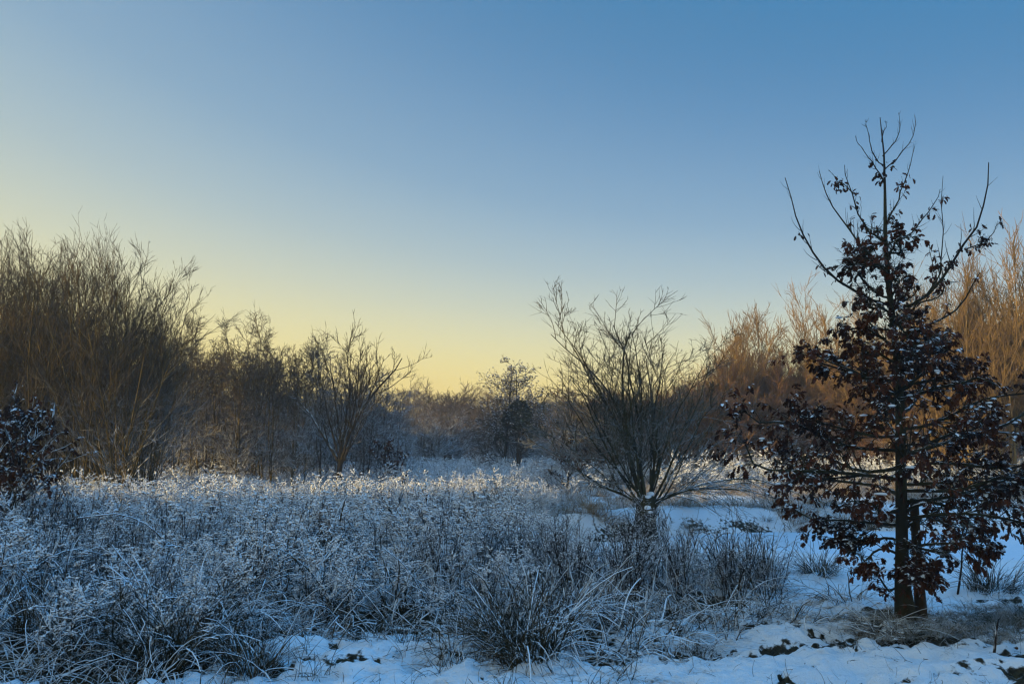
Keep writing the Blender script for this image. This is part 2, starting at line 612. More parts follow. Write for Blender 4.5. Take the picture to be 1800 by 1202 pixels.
def multi_stem(rng, n, h, spread, r, base=0.25):
    a = rng.uniform(0, 2 * math.pi, n)
    b = np.sqrt(rng.random(n)) * base
    P = np.stack([np.cos(a) * b, np.sin(a) * b, np.zeros(n)], 1)
    lean = np.abs(rng.normal(0, spread, n))
    D = np.stack([np.cos(a) * np.sin(lean), np.sin(a) * np.sin(lean), np.cos(lean)], 1)
    return P, D, h * rng.uniform(0.72, 1.0, n), r * rng.uniform(0.6, 1.1, n)


def v_broad(seed, h=8.0, n=20, spread=0.30, mats=('bark_olive', 'twig_olive'), rmin=0.0068):
    """broad many-stemmed tree: a fan of thin stems ending in a fine rounded brush of twigs"""
    rng = np.random.default_rng(seed)
    spec = [dict(n=10, wob=0.05, up=0.03, sides=5, kids=(9, 12), t0=0.15, ang=0.5, sd=0.2, lr=0.36, prof=lambda t: 1.3 - 0.8 * t, rr=0.5, rmin=0.010),
            dict(n=6, wob=0.07, up=0.06, sides=4, kids=(6, 8), t0=0.12, ang=0.55, sd=0.2, lr=0.42, prof=lambda t: 1.2 - 0.5 * t, rr=0.6, rmin=rmin),
            dict(n=4, wob=0.07, up=0.07, sides=3, kids=(2, 4), t0=0.15, ang=0.5, sd=0.2, lr=0.55, rr=0.75, rmin=rmin * 0.85),
            dict(n=2, wob=0.05, up=0.06, sides=3, taper=0.4)]
    return tree_meshes('broad', rng, multi_stem(rng, n, h, spread, 0.038), spec, [MAT[m] for m in mats])


def v_pole(seed, h=6.0, n=1, mats=('bark_olive', 'twig_olive'), spread=0.06, kids=(20, 26), lr=0.24, base=0.12, rmin=0.009, r=0.038, ang=0.8):
    """slender young tree with a loose crown of crossing twigs"""
    rng = np.random.default_rng(seed)
    spec = [dict(n=10, wob=0.05, up=0.03, sides=6, kids=kids, t0=0.10, ang=ang, sd=0.3, lr=lr, prof=lambda t: 1.3 - 0.8 * t, rr=0.4, rmin=0.008),
            dict(n=4, wob=0.15, up=0.07, sides=3, kids=(6, 9), t0=0.12, ang=0.8, sd=0.25, lr=0.46, rr=0.6, rmin=rmin),
            dict(n=3, wob=0.16, up=0.04, sides=3, kids=(2, 4), t0=0.15, ang=0.7, lr=0.55, rr=0.7, rmin=rmin * 0.8),
            dict(n=2, wob=0.12, up=0.04, sides=3, taper=0.5)]
    return tree_meshes('pole', rng, multi_stem(rng, n, h, spread, r, base), spec, [MAT[m] for m in mats])


def v_brush(seed, h=8.0, n=7, mats=('bark_gold', 'twig_gold'), spread=0.16, rmin=0.012, base=0.4, ang=0.5):
    """upright besom-shaped tree, all twigs sweeping upwards"""
    rng = np.random.default_rng(seed)
    spec = [dict(n=9, wob=0.06, up=0.05, sides=5, kids=(14, 18), t0=0.14, ang=ang, sd=0.2, lr=0.34, prof=lambda t: 1.3 - 0.8 * t, rr=0.5, rmin=0.012),
            dict(n=5, wob=0.10, up=0.12, sides=3, kids=(6, 9), t0=0.1, ang=ang, sd=0.2, lr=0.5, rr=0.6, rmin=rmin),
            dict(n=3, wob=0.10, up=0.11, sides=3, kids=(2, 3), t0=0.1, ang=0.45, lr=0.6, rr=0.75, rmin=rmin * 0.85),
            dict(n=2, wob=0.07, up=0.1, sides=3, taper=0.5)]
    return tree_meshes('brush', rng, multi_stem(rng, n, h, spread, 0.05, base), spec, [MAT[m] for m in mats])


def v_round(seed, h=7.0, mats=('bark_grey', 'twig_far'), rmin=0.014, n=3):
    """small round-headed bare tree seen far off"""
    rng = np.random.default_rng(seed)
    spec = [dict(n=8, wob=0.05, up=0.03, sides=5, kids=(12, 16), t0=0.12, ang=0.75, sd=0.2, lr=0.42, prof=lambda t: 1.15 - 0.6 * t, rr=0.5, rmin=0.016),
            dict(n=4, wob=0.1, up=0.06, sides=3, kids=(7, 10), t0=0.15, ang=0.65, lr=0.45, rr=0.6, rmin=rmin),
            dict(n=3, wob=0.1, up=0.05, sides=3, kids=(4, 5), t0=0.2, ang=0.6, lr=0.5, rr=0.75, rmin=rmin * 0.8),
            dict(n=2, wob=0.1, up=0.04, sides=3, taper=0.5)]
    return tree_meshes('round', rng, multi_stem(rng, n, h, 0.14, 0.07, 0.3), spec, [MAT[m] for m in mats])


def v_vase(seed, h=5.6, mats=('bark_grey', 'twig_olive')):
    """tree with a short trunk that forks low into long up-curving limbs"""
    rng = np.random.default_rng(seed)
    gt, gb, gw = Geo(), Geo(), Geo()
    tp = np.array([[[0, 0, -0.1], [0.02, 0, 0.5], [0.0, 0, 1.0], [0.04, 0.0, 1.55]]])
    gt.tubes(tp, np.array([[0.13, 0.105, 0.095, 0.085]]), 8)
    P = np.repeat(tp[:, -1], 7, 0)
    P[:, 2] += rng.uniform(-0.25, 0.0, 7)
    az = np.array([2.7, 2.2, 3.6, 0.35, 0.0, -0.5, 1.2])
    ln = np.array([0.48, 0.26, 0.38, 0.30, 0.56, 0.46, 0.12])
    D = np.stack([np.cos(az) * np.sin(ln), np.sin(az) * np.sin(ln), np.cos(ln)], 1)
    L = np.array([3.0, 3.5, 2.8, 3.9, 3.0, 3.3, 3.6]) * h / 5.6
    r = np.array([0.06, 0.055, 0.045, 0.065, 0.055, 0.05, 0.045])
    pts, rad = grow(rng, P, D, L, r, 9, 0.10, 0.04)
    gb.tubes(pts, rad, 6)
    for (k, t0, ang, lr, n, up, s, rr, rmin) in (((9, 12), 0.15, 0.75, 0.40, 6, 0.10, 4, 0.5, 0.011), ((5, 7), 0.15, 0.7, 0.42, 4, 0.09, 3, 0.6, 0.009),
                                                  ((2, 3), 0.25, 0.6, 0.5, 3, 0.08, 3, 0.7, 0.008)):
        P, D, L, r = spawn(rng, pts, rad, L, rng.integers(k[0], k[1] + 1, len(pts)), t0, 1.0, ang, 0.18, lr, lambda t: 1.2 - 0.5 * t, rr, rmin)
        pts, rad = grow(rng, P, D, L, r, n, 0.1, up, 0.6)
        gw.tubes(pts, rad, s)
    return [('trunk', gt.mesh('vase_trunk', MAT[mats[0]])), ('branches', gb.mesh('vase_branches', MAT[mats[0]])), ('crown', gw.mesh('vase_crown', MAT[mats[1]]))]


def v_willow(seed):
    """wide pond-side willow: stout short trunk, many limbs fanning from its head, arching on the right"""
    rng = np.random.default_rng(seed)
    gt, gb, gw = Geo(), Geo(), Geo()
    tp = np.array([[[0.0, 0, -0.3], [-0.01, 0, 0.15], [-0.03, 0, 0.5], [-0.01, 0, 0.82], [0.03, 0, 1.05]]])
    gt.tubes(tp, np.array([[0.27, 0.20, 0.185, 0.19, 0.15]]), 10)
    n = 23
    side = np.clip(np.linspace(-1, 1, n) + rng.normal(0, 0.06, n), -1, 1)                       # -1 = far left limb, +1 = far right limb
    ln = np.abs(side) * np.where(side < 0, 0.88, 0.92) + 0.03
    az = np.where(side < 0, math.pi, 0.0) + rng.normal(0, 0.75, n) * (1.15 - np.abs(side))
    D = np.stack([np.cos(az) * np.sin(ln), np.sin(az) * np.sin(ln), np.cos(ln)], 1)
    L = np.interp(np.abs(side), [0, 0.5, 0.8, 1.0], [4.3, 4.0, 3.3, 2.7]) * rng.uniform(0.82, 1.05, n)
    P = np.stack([np.cos(az) * 0.09, np.sin(az) * 0.09, rng.uniform(0.62, 1.05, n)], 1)
    r = rng.uniform(0.015, 0.042, n)
    B = np.zeros((n, 3))
    B[:, 2] = np.where(side > 0.7, -0.07, 0.02)
    pts, rad = grow(rng, P, D, L, r, 11, 0.085, 0.0, 0.75, bend=B)
    gb.tubes(pts, rad, 6)
    for (k, t0, ang, lr, nn, up, s, rr, rmin) in (((11, 14), 0.12, 0.65, 0.38, 7, 0.05, 4, 0.5, 0.0075), ((6, 8), 0.15, 0.65, 0.42, 5, 0.05, 3, 0.6, 0.0055),
                                                   ((2, 3), 0.2, 0.6, 0.5, 3, 0.05, 3, 0.7, 0.0048)):
        P, D, L, r = spawn(rng, pts, rad, L, rng.integers(k[0], k[1] + 1, len(pts)), t0, 1.0, ang, 0.2, lr, lambda t: 1.3 - 0.7 * t, rr, rmin)
        low = (P[:, 2] < 1.5) & (P[:, 0] > 0.4)
        B = np.zeros((len(P), 3))
        B[:, 2] = np.where(low, -0.09, up)
        pts, rad = grow(rng, P, D, L, r, nn, 0.09, 0.0, 0.6, bend=B)
        gw.tubes(pts, rad, s)
    gs = Geo()
    c = np.array([[-0.02, -0.18, 0.80], [0.0, -0.15, 1.04], [0.06, -0.10, 1.10], [0.03, -0.17, 0.70]])
    sv, sf = ico(2)
    for q, rr in zip(c, (0.07, 0.06, 0.07, 0.05)):
        gs.add(q + sv * rr * np.array([1, 0.8, 0.7]) * rng.uniform(0.9, 1.1, (len(sv), 1)), sf)
    return [('trunk', gt.mesh('willow_trunk', MAT['bark_willow'])), ('branches', gb.mesh('willow_branches', MAT['bark_willow'])),
            ('crown', gw.mesh('willow_crown', MAT['twig_willow'])), ('snow_cap', gs.mesh('willow_snow', MAT['snow_lump']))]


def ico(sub):
    t = (1 + 5 ** 0.5) / 2
    v = [(-1, t, 0), (1, t, 0), (-1, -t, 0), (1, -t, 0), (0, -1, t), (0, 1, t), (0, -1, -t), (0, 1, -t), (t, 0, -1), (t, 0, 1), (-t, 0, -1), (-t, 0, 1)]
    f = [(0, 11, 5), (0, 5, 1), (0, 1, 7), (0, 7, 10), (0, 10, 11), (1, 5, 9), (5, 11, 4), (11, 10, 2), (10, 7, 6), (7, 1, 8), (3, 9, 4), (3, 4, 2),
         (3, 2, 6), (3, 6, 8), (3, 8, 9), (4, 9, 5), (2, 4, 11), (6, 2, 10), (8, 6, 7), (9, 8, 1)]
    v = [np.array(p) / np.linalg.norm(p) for p in v]
    for _ in range(sub - 1):
        c, nf = {}, []

        def mid(a, b):
            k = (min(a, b), max(a, b))
            if k not in c:
                p = v[a] + v[b]
                v.append(p / np.linalg.norm(p))
                c[k] = len(v) - 1
            return c[k]
        for a, b, d in f:
            x, y, z = mid(a, b), mid(b, d), mid(d, a)
            nf += [(a, x, z), (b, y, x), (d, z, y), (x, y, z)]
        f = nf
    return np.array(v), np.array(f)


def v_alder(seed, h=6.4, stems=2):
    """alder with a narrow open crown dotted with small cones"""
    rng = np.random.default_rng(seed)

    def cones(rng, tips):
        pts = tips[0]
        k = rng.random(len(pts)) < 0.75
        c = pts[k, -1]
        g = Geo()
        g.blobs(np.concatenate([c, c + rng.normal(0, 0.06, c.shape)]), rng.uniform(0.022, 0.045, 2 * len(c)), rng)
        return [('cones', g.mesh('alder_cones', MAT['stalk_dark']))]
    spec = [dict(n=10, wob=0.03, up=0.03, sides=6, kids=(34, 38), t0=0.10, ang=1.0, sd=0.2, lr=0.31, prof=lambda t: 1.3 - 0.85 * t, rr=0.4, rmin=0.013),
            dict(n=4, wob=0.12, up=0.07, sides=3, kids=(8, 10), t0=0.15, ang=0.75, lr=0.45, rr=0.6, rmin=0.011),
            dict(n=3, wob=0.14, up=0.04, sides=3, kids=(3, 4), t0=0.2, ang=0.7, lr=0.5, rr=0.75, rmin=0.009),
            dict(n=2, wob=0.12, up=0.03, sides=3, taper=0.5)]
    P = np.array([[-0.42, 0, 0], [0.38, 0.1, 0]])[:stems]
    D = np.array([[0.05, 0, 1], [-0.03, 0, 1.0]])[:stems]
    return tree_meshes('alder', rng, (P, D, np.array([h, h * 0.95])[:stems], np.array([0.085, 0.08])[:stems]), spec, [MAT['bark_oak'], MAT['alder_twig']], cones)


def v_pine(seed, h=6.0):
    """pine: bare trunk, flat-bottomed dark needle head made of many tufts"""
    rng = np.random.default_rng(seed)
    gt, gn = Geo(), Geo()
    pts, rad = grow(rng, np.zeros((1, 3)), np.array([[0.02, 0, 1.0]]), np.array([h * 0.93]), np.array([0.14]), 8, 0.02, 0.02, 0.7)
    gt.tubes(pts, rad, 7)
    P, D, L, r = spawn(rng, pts, rad, np.array([h]), 34, 0.5, 1.0, 1.15, 0.2, 0.20, lambda t: 1.15 - 0.75 * np.clip((t - 0.55) / 0.45, 0, 1), 0.4, 0.02)
    bp, br = grow(rng, P, D, L, r, 4, 0.1, 0.08)
    gt.tubes(bp, br, 4)
    P, D, L, r = spawn(rng, bp, br, L, 9, 0.3, 1.0, 0.7, 0.2, 0.4, None, 0.6, 0.012)
    tp, tr = grow(rng, P, D, L, r, 2, 0.1, 0.1)
    gt.tubes(tp, tr, 3)
    c = np.concatenate([tp[:, 1], tp[:, 2], bp[:, -1]])
    K = 26
    base = np.repeat(c, K, 0)
    d = unit(rng.normal(0, 1, base.shape) + [0, 0, 0.35])
    ln = rng.uniform(0.14, 0.28, len(base))
    side = unit(np.cross(d, rng.normal(0, 1, d.shape))) * 0.03
    v = np.stack([base - side, base + side, base + d * ln[:, None]], 1)
    gn.add(v, np.arange(len(base) * 3).reshape(-1, 3))
    return [('trunk', gt.mesh('pine_trunk', MAT['bark_grey'])), ('crown', gn.mesh('pine_crown', MAT['pine'], False))]


# ---- leaf of the young oak: lobed, folded along the rib, curled
def oak_leaf():
    half = [(0.0, 0.02), (0.20, 0.06), (0.30, 0.22), (0.38, 0.10), (0.54, 0.31), (0.64, 0.12), (0.78, 0.24), (1.0, 0.02)]
    v, f = [], []
    for t, w in half:
        dz = -0.35 * t * t
        v += [(t, 0, dz), (t, w, dz + 0.30 * w), (t, -w, dz + 0.30 * w)]
    for i in range(len(half) - 1):
        a, b = 3 * i, 3 * i + 3
        f += [(a, b, b + 1, a + 1), (a, a + 2, b + 2, b)]
    return np.array(v, float), np.array(f)


LEAF_V, LEAF_F = oak_leaf()


def place_leaves(rng, P, D, size):
    """leaf transforms (B,3,3) axes and origins: leaves droop from their twigs"""
    B = len(P)
    d = unit(D * 0.7 + rng.normal(0, 0.55, (B, 3)) + np.array([0, 0, -0.75]))
    s = unit(np.cross(d, np.array([[0, 0, 1.0]]) + rng.normal(0, 0.55, (B, 3))))
    n = np.cross(s, d)
    n = np.where(n[:, 2:3] < 0, -n, n)
    s = np.cross(n, d)
    sc_ = size * rng.uniform(0.65, 1.2, B)
    return np.stack([d, s, n], 1) * sc_[:, None, None]


def leaves_geo(P, A):
    B = len(P)
    v = P[:, None, :] + np.einsum('kj,bjc->bkc', LEAF_V, A)
    g = Geo()
    g.add(v, (LEAF_F[None] + (np.arange(B) * len(LEAF_V))[:, None, None]).reshape(-1, 4))
    return g


def snow_caps(rng, pts, r0, r1):
    g = Geo()
    sv, sf = ico(2)
    for p in pts:
        s = rng.uniform(r0, r1)
        a = rng.uniform(0, 6.28)
        st = np.array([[math.cos(a), -math.sin(a), 0], [math.sin(a), math.cos(a), 0], [0, 0, 1]])
        vv = sv * np.array([rng.uniform(1.0, 2.0), rng.uniform(0.6, 1.1), 0.38]) * s
        vv = vv * (1 + 0.25 * (vnoise(sv[:, :1] * 2 + p[0] * 9, sv[:, 1:2] * 2 + p[1] * 9) - 0.5))
        g.add(p + vv @ st.T, sf)
    return g


def build_oak():
    rng = np.random.default_rng(77)
    d0 = 7.9
    x0 = at(1592, d0)
    z0 = gz(x0, d0)
    root = bpy.data.objects.new('young_oak', None)
    COL.objects.link(root)
    root.location = (x0, d0, z0)
    tag(root, 'young oak with dark red brown leaves and bare upright tips beside the pond', 'tree')
    off = np.array([x0, d0, z0])

    def W(px, py, dy=0.0):
        return np.array([xat(px, py, d0 + dy), d0 + dy, height(py, d0 + dy)]) - off
    tp = [np.array([0, 0, -0.12]), np.array([0, 0, 0.0])] + [W(*p) for p in ((1588, 1020), (1586, 940), (1585, 850), (1583, 740), (1580, 640), (1572, 580), (1563, 500), (1557, 420), (1556, 340), (1552, 270), (1547, 207))]
    tr = [0.150, 0.105, 0.070, 0.058, 0.054, 0.047, 0.041, 0.034, 0.027, 0.021, 0.014, 0.009, 0.004]
    g = Geo()
    tp = np.array(tp)[None]
    tp[0, 1:-1] += rng.normal(0, 0.006, (tp.shape[1] - 2, 3))
    g.tubes(tp, np.array(tr)[None], 10)
    trunk = link('trunk', g.mesh('oak_trunk', MAT['bark_oak']), root)

    def resample(p, n):
        p = np.array(p)
        s = np.concatenate([[0], np.cumsum(np.linalg.norm(np.diff(p, axis=0), axis=1))])
        # smooth by chaikin
        for _ in range(2):
            q = [p[0]]
            for a, b in zip(p[:-1], p[1:]):
                q += [a * 0.75 + b * 0.25, a * 0.25 + b * 0.75]
            q.append(p[-1])
            p = np.array(q)
        s = np.concatenate([[0], np.cumsum(np.linalg.norm(np.diff(p, axis=0), axis=1))])
        t = np.linspace(0, s[-1], n)
        return np.stack([np.interp(t, s, p[:, k]) for k in range(3)], 1), s[-1]
    paths = [  # limbs read off the silhouette, each with its own depth
        ([(1563, 536), (1532, 530), (1480, 498), (1444, 463), (1421, 417), (1398, 360), (1386, 312)], -0.35, 0.016),
        ([(1558, 475), (1510, 440), (1487, 406), (1448, 356), (1436, 308)], 0.30, 0.013),
        ([(1555, 425), (1513, 390), (1502, 350), (1497, 325), (1492, 292)], -0.2, 0.011),
        ([(1500, 340), (1478, 322), (1458, 299)], -0.2, 0.006),
        ([(1555, 325), (1531, 283), (1512, 262), (1503, 237)], 0.15, 0.008),
        ([(1552, 290), (1532, 265), (1527, 214)], -0.1, 0.007),
        ([(1553, 300), (1570, 285), (1590, 262), (1607, 235), (1607, 197)], 0.12, 0.007),
        ([(1551, 275), (1572, 262), (1584, 235), (1586, 202)], -0.1, 0.006),
        ([(1550, 250), (1556, 232), (1555, 210)], 0.05, 0.005),
        ([(1557, 400), (1582, 340), (1600, 300), (1613, 255)], -0.15, 0.009),
        ([(1557, 430), (1590, 420), (1617, 392), (1640, 355), (1652, 333)], 0.2, 0.010),
        ([(1566, 545), (1610, 535), (1660, 497), (1697, 436), (1730, 395), (1742, 340), (1745, 292)], -0.3, 0.018),
        ([(1697, 440), (1730, 425), (1755, 410), (1771, 388)], -0.3, 0.008),
        ([(1630, 522), (1650, 485), (1658, 440), (1659, 310)], -0.25, 0.008),
        ([(1640, 512), (1645, 470), (1645, 425)], -0.25, 0.006),
        ([(1580, 650), (1600, 600), (1640, 560), (1690, 540), (1725, 470)], 0.4, 0.018),
    ]
    lp, lrad, lL = [], [], []
    for pts, dy, r in paths:
        k = len(pts)
        base_on_trunk = abs(pts[0][0] - 1560) < 30
        p = [W(px, py, dy * (i / (k - 1) if base_on_trunk else 1.0)) for i, (px, py) in enumerate(pts)]
        q, L = resample(p, 10)
        q[1:] += np.cumsum(rng.normal(0, 0.010, (9, 3)), 0)
        lp.append(q)
        lrad.append(r * np.linspace(1, 0.25, 10))
        lL.append(L)
    n_up = len(lp)
    # lower whorls: long limbs leaving the trunk at every side and rising gently
    zt = tp[0][:, 2]
    NL = 62
    for k in range(NL):
        zz = 0.32 + 3.35 * ((k + 0.5) / NL) ** 0.95
        az = k * 2.399 + rng.normal(0, 0.5)
        c = np.array([np.interp(zz, zt, tp[0][:, i]) for i in range(3)])
        reach = np.interp(zz, [0.3, 0.6, 1.0, 1.5, 1.9, 2.3, 2.7, 3.2, 3.7], [0.45, 0.70, 1.65, 1.95, 1.60, 0.85, 0.48, 0.40, 0.30]) * rng.uniform(0.62, 1.08)
        rise = np.interp(zz, [0.3, 1.0, 2.0, 2.7, 3.6], [0.05, 0.12, 0.30, 0.6, 0.95]) * rng.uniform(0.3, 1.5)
        d = np.array([math.cos(az), math.sin(az), 0])
        p = [c]
        for t in (0.3, 0.6, 0.85, 1.0):
            p.append(c + d * reach * t + np.array([0, 0, reach * rise * t ** 1.2]) + rng.normal(0, 0.075, 3))
        q, L = resample(p, 10)
        lp.append(q)
        lrad.append((0.012 + 0.006 * reach) * np.linspace(1, 0.3, 10))
        lL.append(L)
    lp, lrad, lL = np.array(lp), np.array(lrad), np.array(lL)
    g = Geo()
    g.tubes(lp, lrad, 6)
    link('limbs', g.mesh('oak_limbs', MAT['bark_oak']), root)
    # twigs
    up_, lo_ = slice(0, n_up), slice(n_up, None)
    g = Geo()
    P1, D1, L1, r1 = spawn(rng, lp[up_], lrad[up_], lL[up_], 12, 0.15, 0.97, 0.65, 0.2, 0.15, lambda t: 1.3 - 0.6 * t, 0.55, 0.003)
    a1, b1 = grow(rng, P1, D1, L1, r1, 4, 0.10, 0.16)
    P2, D2, L2, r2 = spawn(rng, lp[lo_], lrad[lo_], lL[lo_], 20, 0.15, 1.0, 0.75, 0.2, 0.26, lambda t: 1.2 - 0.6 * t, 0.5, 0.003)
    a2, b2 = grow(rng, P2, D2, L2, r2, 4, 0.10, 0.03)
    g.tubes(a1, b1, 3)
    g.tubes(a2, b2, 3)
    P3, D3, L3, r3 = spawn(rng, a2, b2, L2, 3, 0.2, 1.0, 0.7, 0.25, 0.5, None, 0.7, 0.0025)
    a3, b3 = grow(rng, P3, D3, L3, r3, 4, 0.10, 0.02)
    g.tubes(a3, b3, 3)
    link('twigs', g.mesh('oak_twigs', MAT['bark_oak']), root)
    # leaf positions: tufts at twig ends, dense low down, sparse in the upper crown, none on the top shoots
    segs = [(a1, 0.0), (a2, 0.0), (a3, 0.0)]
    Pl, Dl = [], []
    for pts, _ in segs:
        m = len(pts)
        hz = pts[:, -1, 2]
        keep = rng.random(m) < np.interp(hz, [0.3, 2.3, 2.8, 3.3, 3.8, 4.4, 4.7], [0.97, 0.90, 0.42, 0.24, 0.18, 0.12, 0.0])
        # gaps where the sky and the pond show through
        cl = vnoise(pts[:, -1, 0] * 3.2 + 3 + 2 * pts[:, -1, 1], pts[:, -1, 2] * 4.5 + 7 + 2.5 * pts[:, -1, 1])
        keep &= cl > np.interp(hz, [0.3, 0.7, 1.1, 2.4, 3.0, 3.5], [0.26, 0.48, 0.30, 0.30, 0.40, 0.42])
        p = pts[keep]
        cnt = rng.integers(5, 10, len(p))
        idx = np.repeat(np.arange(len(p)), cnt)
        t = rng.uniform(1.6, 3.99, len(idx))
        i = t.astype(int)
        f = (t - i)[:, None]
        Pl.append(p[idx, i] * (1 - f) + p[idx, np.minimum(i + 1, 4)] * f)
        Dl.append(unit(p[idx, -1] - p[idx, -2]))
    # tufts along the upper limbs themselves
    for j in range(n_up):
        if rng.random() < 0.85:
            for _ in range(rng.integers(4, 8)):
                t = rng.uniform(0.10, 0.74) * 9
                i = int(t)
                c = lp[j, i]
                k = rng.integers(3, 9)
                Pl.append(c + rng.normal(0, 0.03, (k, 3)))
                Dl.append(unit(rng.normal(0, 1, (k, 3))))
    Pl, Dl = np.concatenate(Pl), np.concatenate(Dl)
    k = (Pl[:, 2] < 4.6) & ((Pl[:, 2] > 0.45) | (rng.random(len(Pl)) < 0.4))
    Pl, Dl = Pl[k], Dl[k]
    A = place_leaves(rng, Pl, Dl, 0.062)
    # the 300 leaves nearest to the viewer are single objects, the mass behind them one part
    order = np.argsort(Pl[:, 1] - 0.25 * rng.random(len(Pl)))
    one, rest = order[:300], order[300:]
    lm = mesh('oak_leaf', LEAF_V, [LEAF_F])
    lm.materials.append(MAT['leaf_oak'])
    from mathutils import Matrix
    for k in one:
        o = link('leaf', lm, root)
        a = A[k]
        o.matrix_local = Matrix(((a[0][0], a[1][0], a[2][0], Pl[k][0]), (a[0][1], a[1][1], a[2][1], Pl[k][1]), (a[0][2], a[1][2], a[2][2], Pl[k][2]), (0, 0, 0, 1)))
    fol = link('foliage', leaves_geo(Pl[rest], A[rest]).mesh('oak_foliage', MAT['leaf_oak']), root)
    tag(fol, kind='stuff')
    low = Pl[(Pl[:, 2] < 3.2) & (Pl[:, 2] > 0.9)]
    sel = low[rng.choice(len(low), 85, replace=False)] + [0, 0, 0.012]
    sn = link('snow_caps', snow_caps(rng, sel, 0.014, 0.034).mesh('oak_snow', MAT['snow_lump']), root)
    tag(sn, kind='stuff')
    # stake beside the trunk
    g = Geo()
    xs = at(1621, 8.0)
    sp = np.array([[[0, 0, -0.25], [-0.005, 0, 0.0], [-0.008, 0, 0.45], [-0.004, 0, 0.88], [0.0, 0, 1.16], [0.0, 0, 1.175]]])
    g.tubes(sp, np.array([[0.065, 0.06, 0.047, 0.042, 0.04, 0.012]]), 9)
    st = link('tree_stake', g.mesh('tree_stake', MAT['post']))
    st.location = (xs, 8.0, gz(xs, 8.0))
    tag(st, 'brown wooden stake standing close behind the oak trunk', 'stake')


def build_small_oak(name, x, y, h, seed, label, n_limb=26, snowy=True, dens=1.0):
    rng = np.random.default_rng(seed)
    root = bpy.data.objects.new(name, None)
    COL.objects.link(root)
    root.location = (x, y, gz(x, y) - 0.05)
    tag(root, label, 'shrub')
    pts, rad = grow(rng, np.zeros((1, 3)), np.array([[0.03, 0, 1]]), np.array([h]), np.array([0.045]), 8, 0.04, 0.02)
    g = Geo()
    g.tubes(pts, rad, 7)
    link('trunk', g.mesh(name + '_trunk', MAT['bark_oak']), root)
    P, D, L, r = spawn(rng, pts, rad, np.array([h]), n_limb, 0.12, 0.98, 0.95, 0.15, 0.46, lambda t: 1.2 - 0.75 * t, 0.5, 0.012 if snowy else 0.006)
    lp, lr_ = grow(rng, P, D, L, r, 6, 0.07, 0.05)
    P, D, L2, r = spawn(rng, lp, lr_, L, 9, 0.2, 1.0, 0.7, 0.2, 0.34, None, 0.6, 0.0075 if snowy else 0.004)
    tp, tr = grow(rng, P, D, L2, r, 4, 0.1, 0.05)
    g = Geo()
    g.tubes(lp, lr_, 5)
    g.tubes(tp, tr, 4)
    link('limbs', g.mesh(name + '_limbs', MAT['blade_white' if snowy else 'bark_oak']), root)
    cnt = int(4 * dens)
    k = rng.random(len(tp)) < 0.75
    q = tp[k]
    idx = np.repeat(np.arange(len(q)), cnt)
    Pl = q[idx, rng.integers(2, 5, len(idx))] + rng.normal(0, 0.02, (len(idx), 3))
    A = place_leaves(rng, Pl, unit(q[idx, -1] - q[idx, 0]), 0.10)
    f = link('foliage', leaves_geo(Pl, A).mesh(name + '_foliage', MAT['leaf_oak']), root)
    tag(f, kind='stuff')


# ---- variants and where they stand -------------------------------------------------
RNG = np.random.default_rng(2024)
V = {}
V['broad'] = [v_broad(11), v_broad(12, n=18, spread=0.26), v_broad(13, n=22, spread=0.38)]
V['pole'] = [v_pole(s, n=1 + (s % 2)) for s in (21, 22, 23, 24)]
V['polegrey'] = [v_pole(s, n=2, mats=('bark_grey', 'twig_grey'), kids=(22, 28), lr=0.24, rmin=0.011) for s in (26, 27)]
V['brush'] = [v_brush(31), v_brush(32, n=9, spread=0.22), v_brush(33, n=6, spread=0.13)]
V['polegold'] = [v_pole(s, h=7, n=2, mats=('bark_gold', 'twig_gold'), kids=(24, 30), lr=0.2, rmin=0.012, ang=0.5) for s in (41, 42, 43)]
V['red'] = [v_brush(51, h=6, n=6, mats=('bark_grey', 'twig_red'), spread=0.26), v_brush(52, h=6, n=8, mats=('bark_grey', 'twig_red'), spread=0.34)]
V['round'] = [v_round(61), v_round(62, n=4), v_round(63, n=2)]
BASE_H = dict(broad=8.0, pole=6.0, polegrey=6.0, brush=8.0, polegold=7.0, red=6.0, round=7.0)
REACH = dict(broad=1.15, pole=1.0, polegrey=1.0, brush=1.09, polegold=1.04, red=1.10, round=1.02)


ORD = ('first second third fourth fifth sixth seventh eighth ninth tenth eleventh twelfth thirteenth fourteenth fifteenth sixteenth seventeenth '
       'eighteenth nineteenth twentieth twenty-first twenty-second twenty-third twenty-fourth twenty-fifth twenty-sixth twenty-seventh '
       'twenty-eighth twenty-ninth thirtieth').split()


def number(objs, text):
    """labels that count a row of look-alikes from the left"""
    for k, o in enumerate(sorted(objs, key=lambda o: o.location.x / o.location.y)):
        o['label'] = text % ('leftmost' if k == 0 else 'rightmost' if k == len(objs) - 1 else ORD[k] + ' from left')


def stand(var, name, px, d, top, label, group=None, k=None, wide=1.0, tilt=(0, 0)):
    x = at(px, d)
    h = height(top - (9 if d > 52 else 0), d) - gz(x, d)
    ms = V[var]
    parts = ms[int(RNG.integers(len(ms))) if k is None else k % len(ms)]
    s = h / (BASE_H[var] * REACH[var] * 0.95)
    return plant(name, parts, x, d, label, 'tree', group, RNG.uniform(0, 6.28), s * wide, tilt, sz=s)


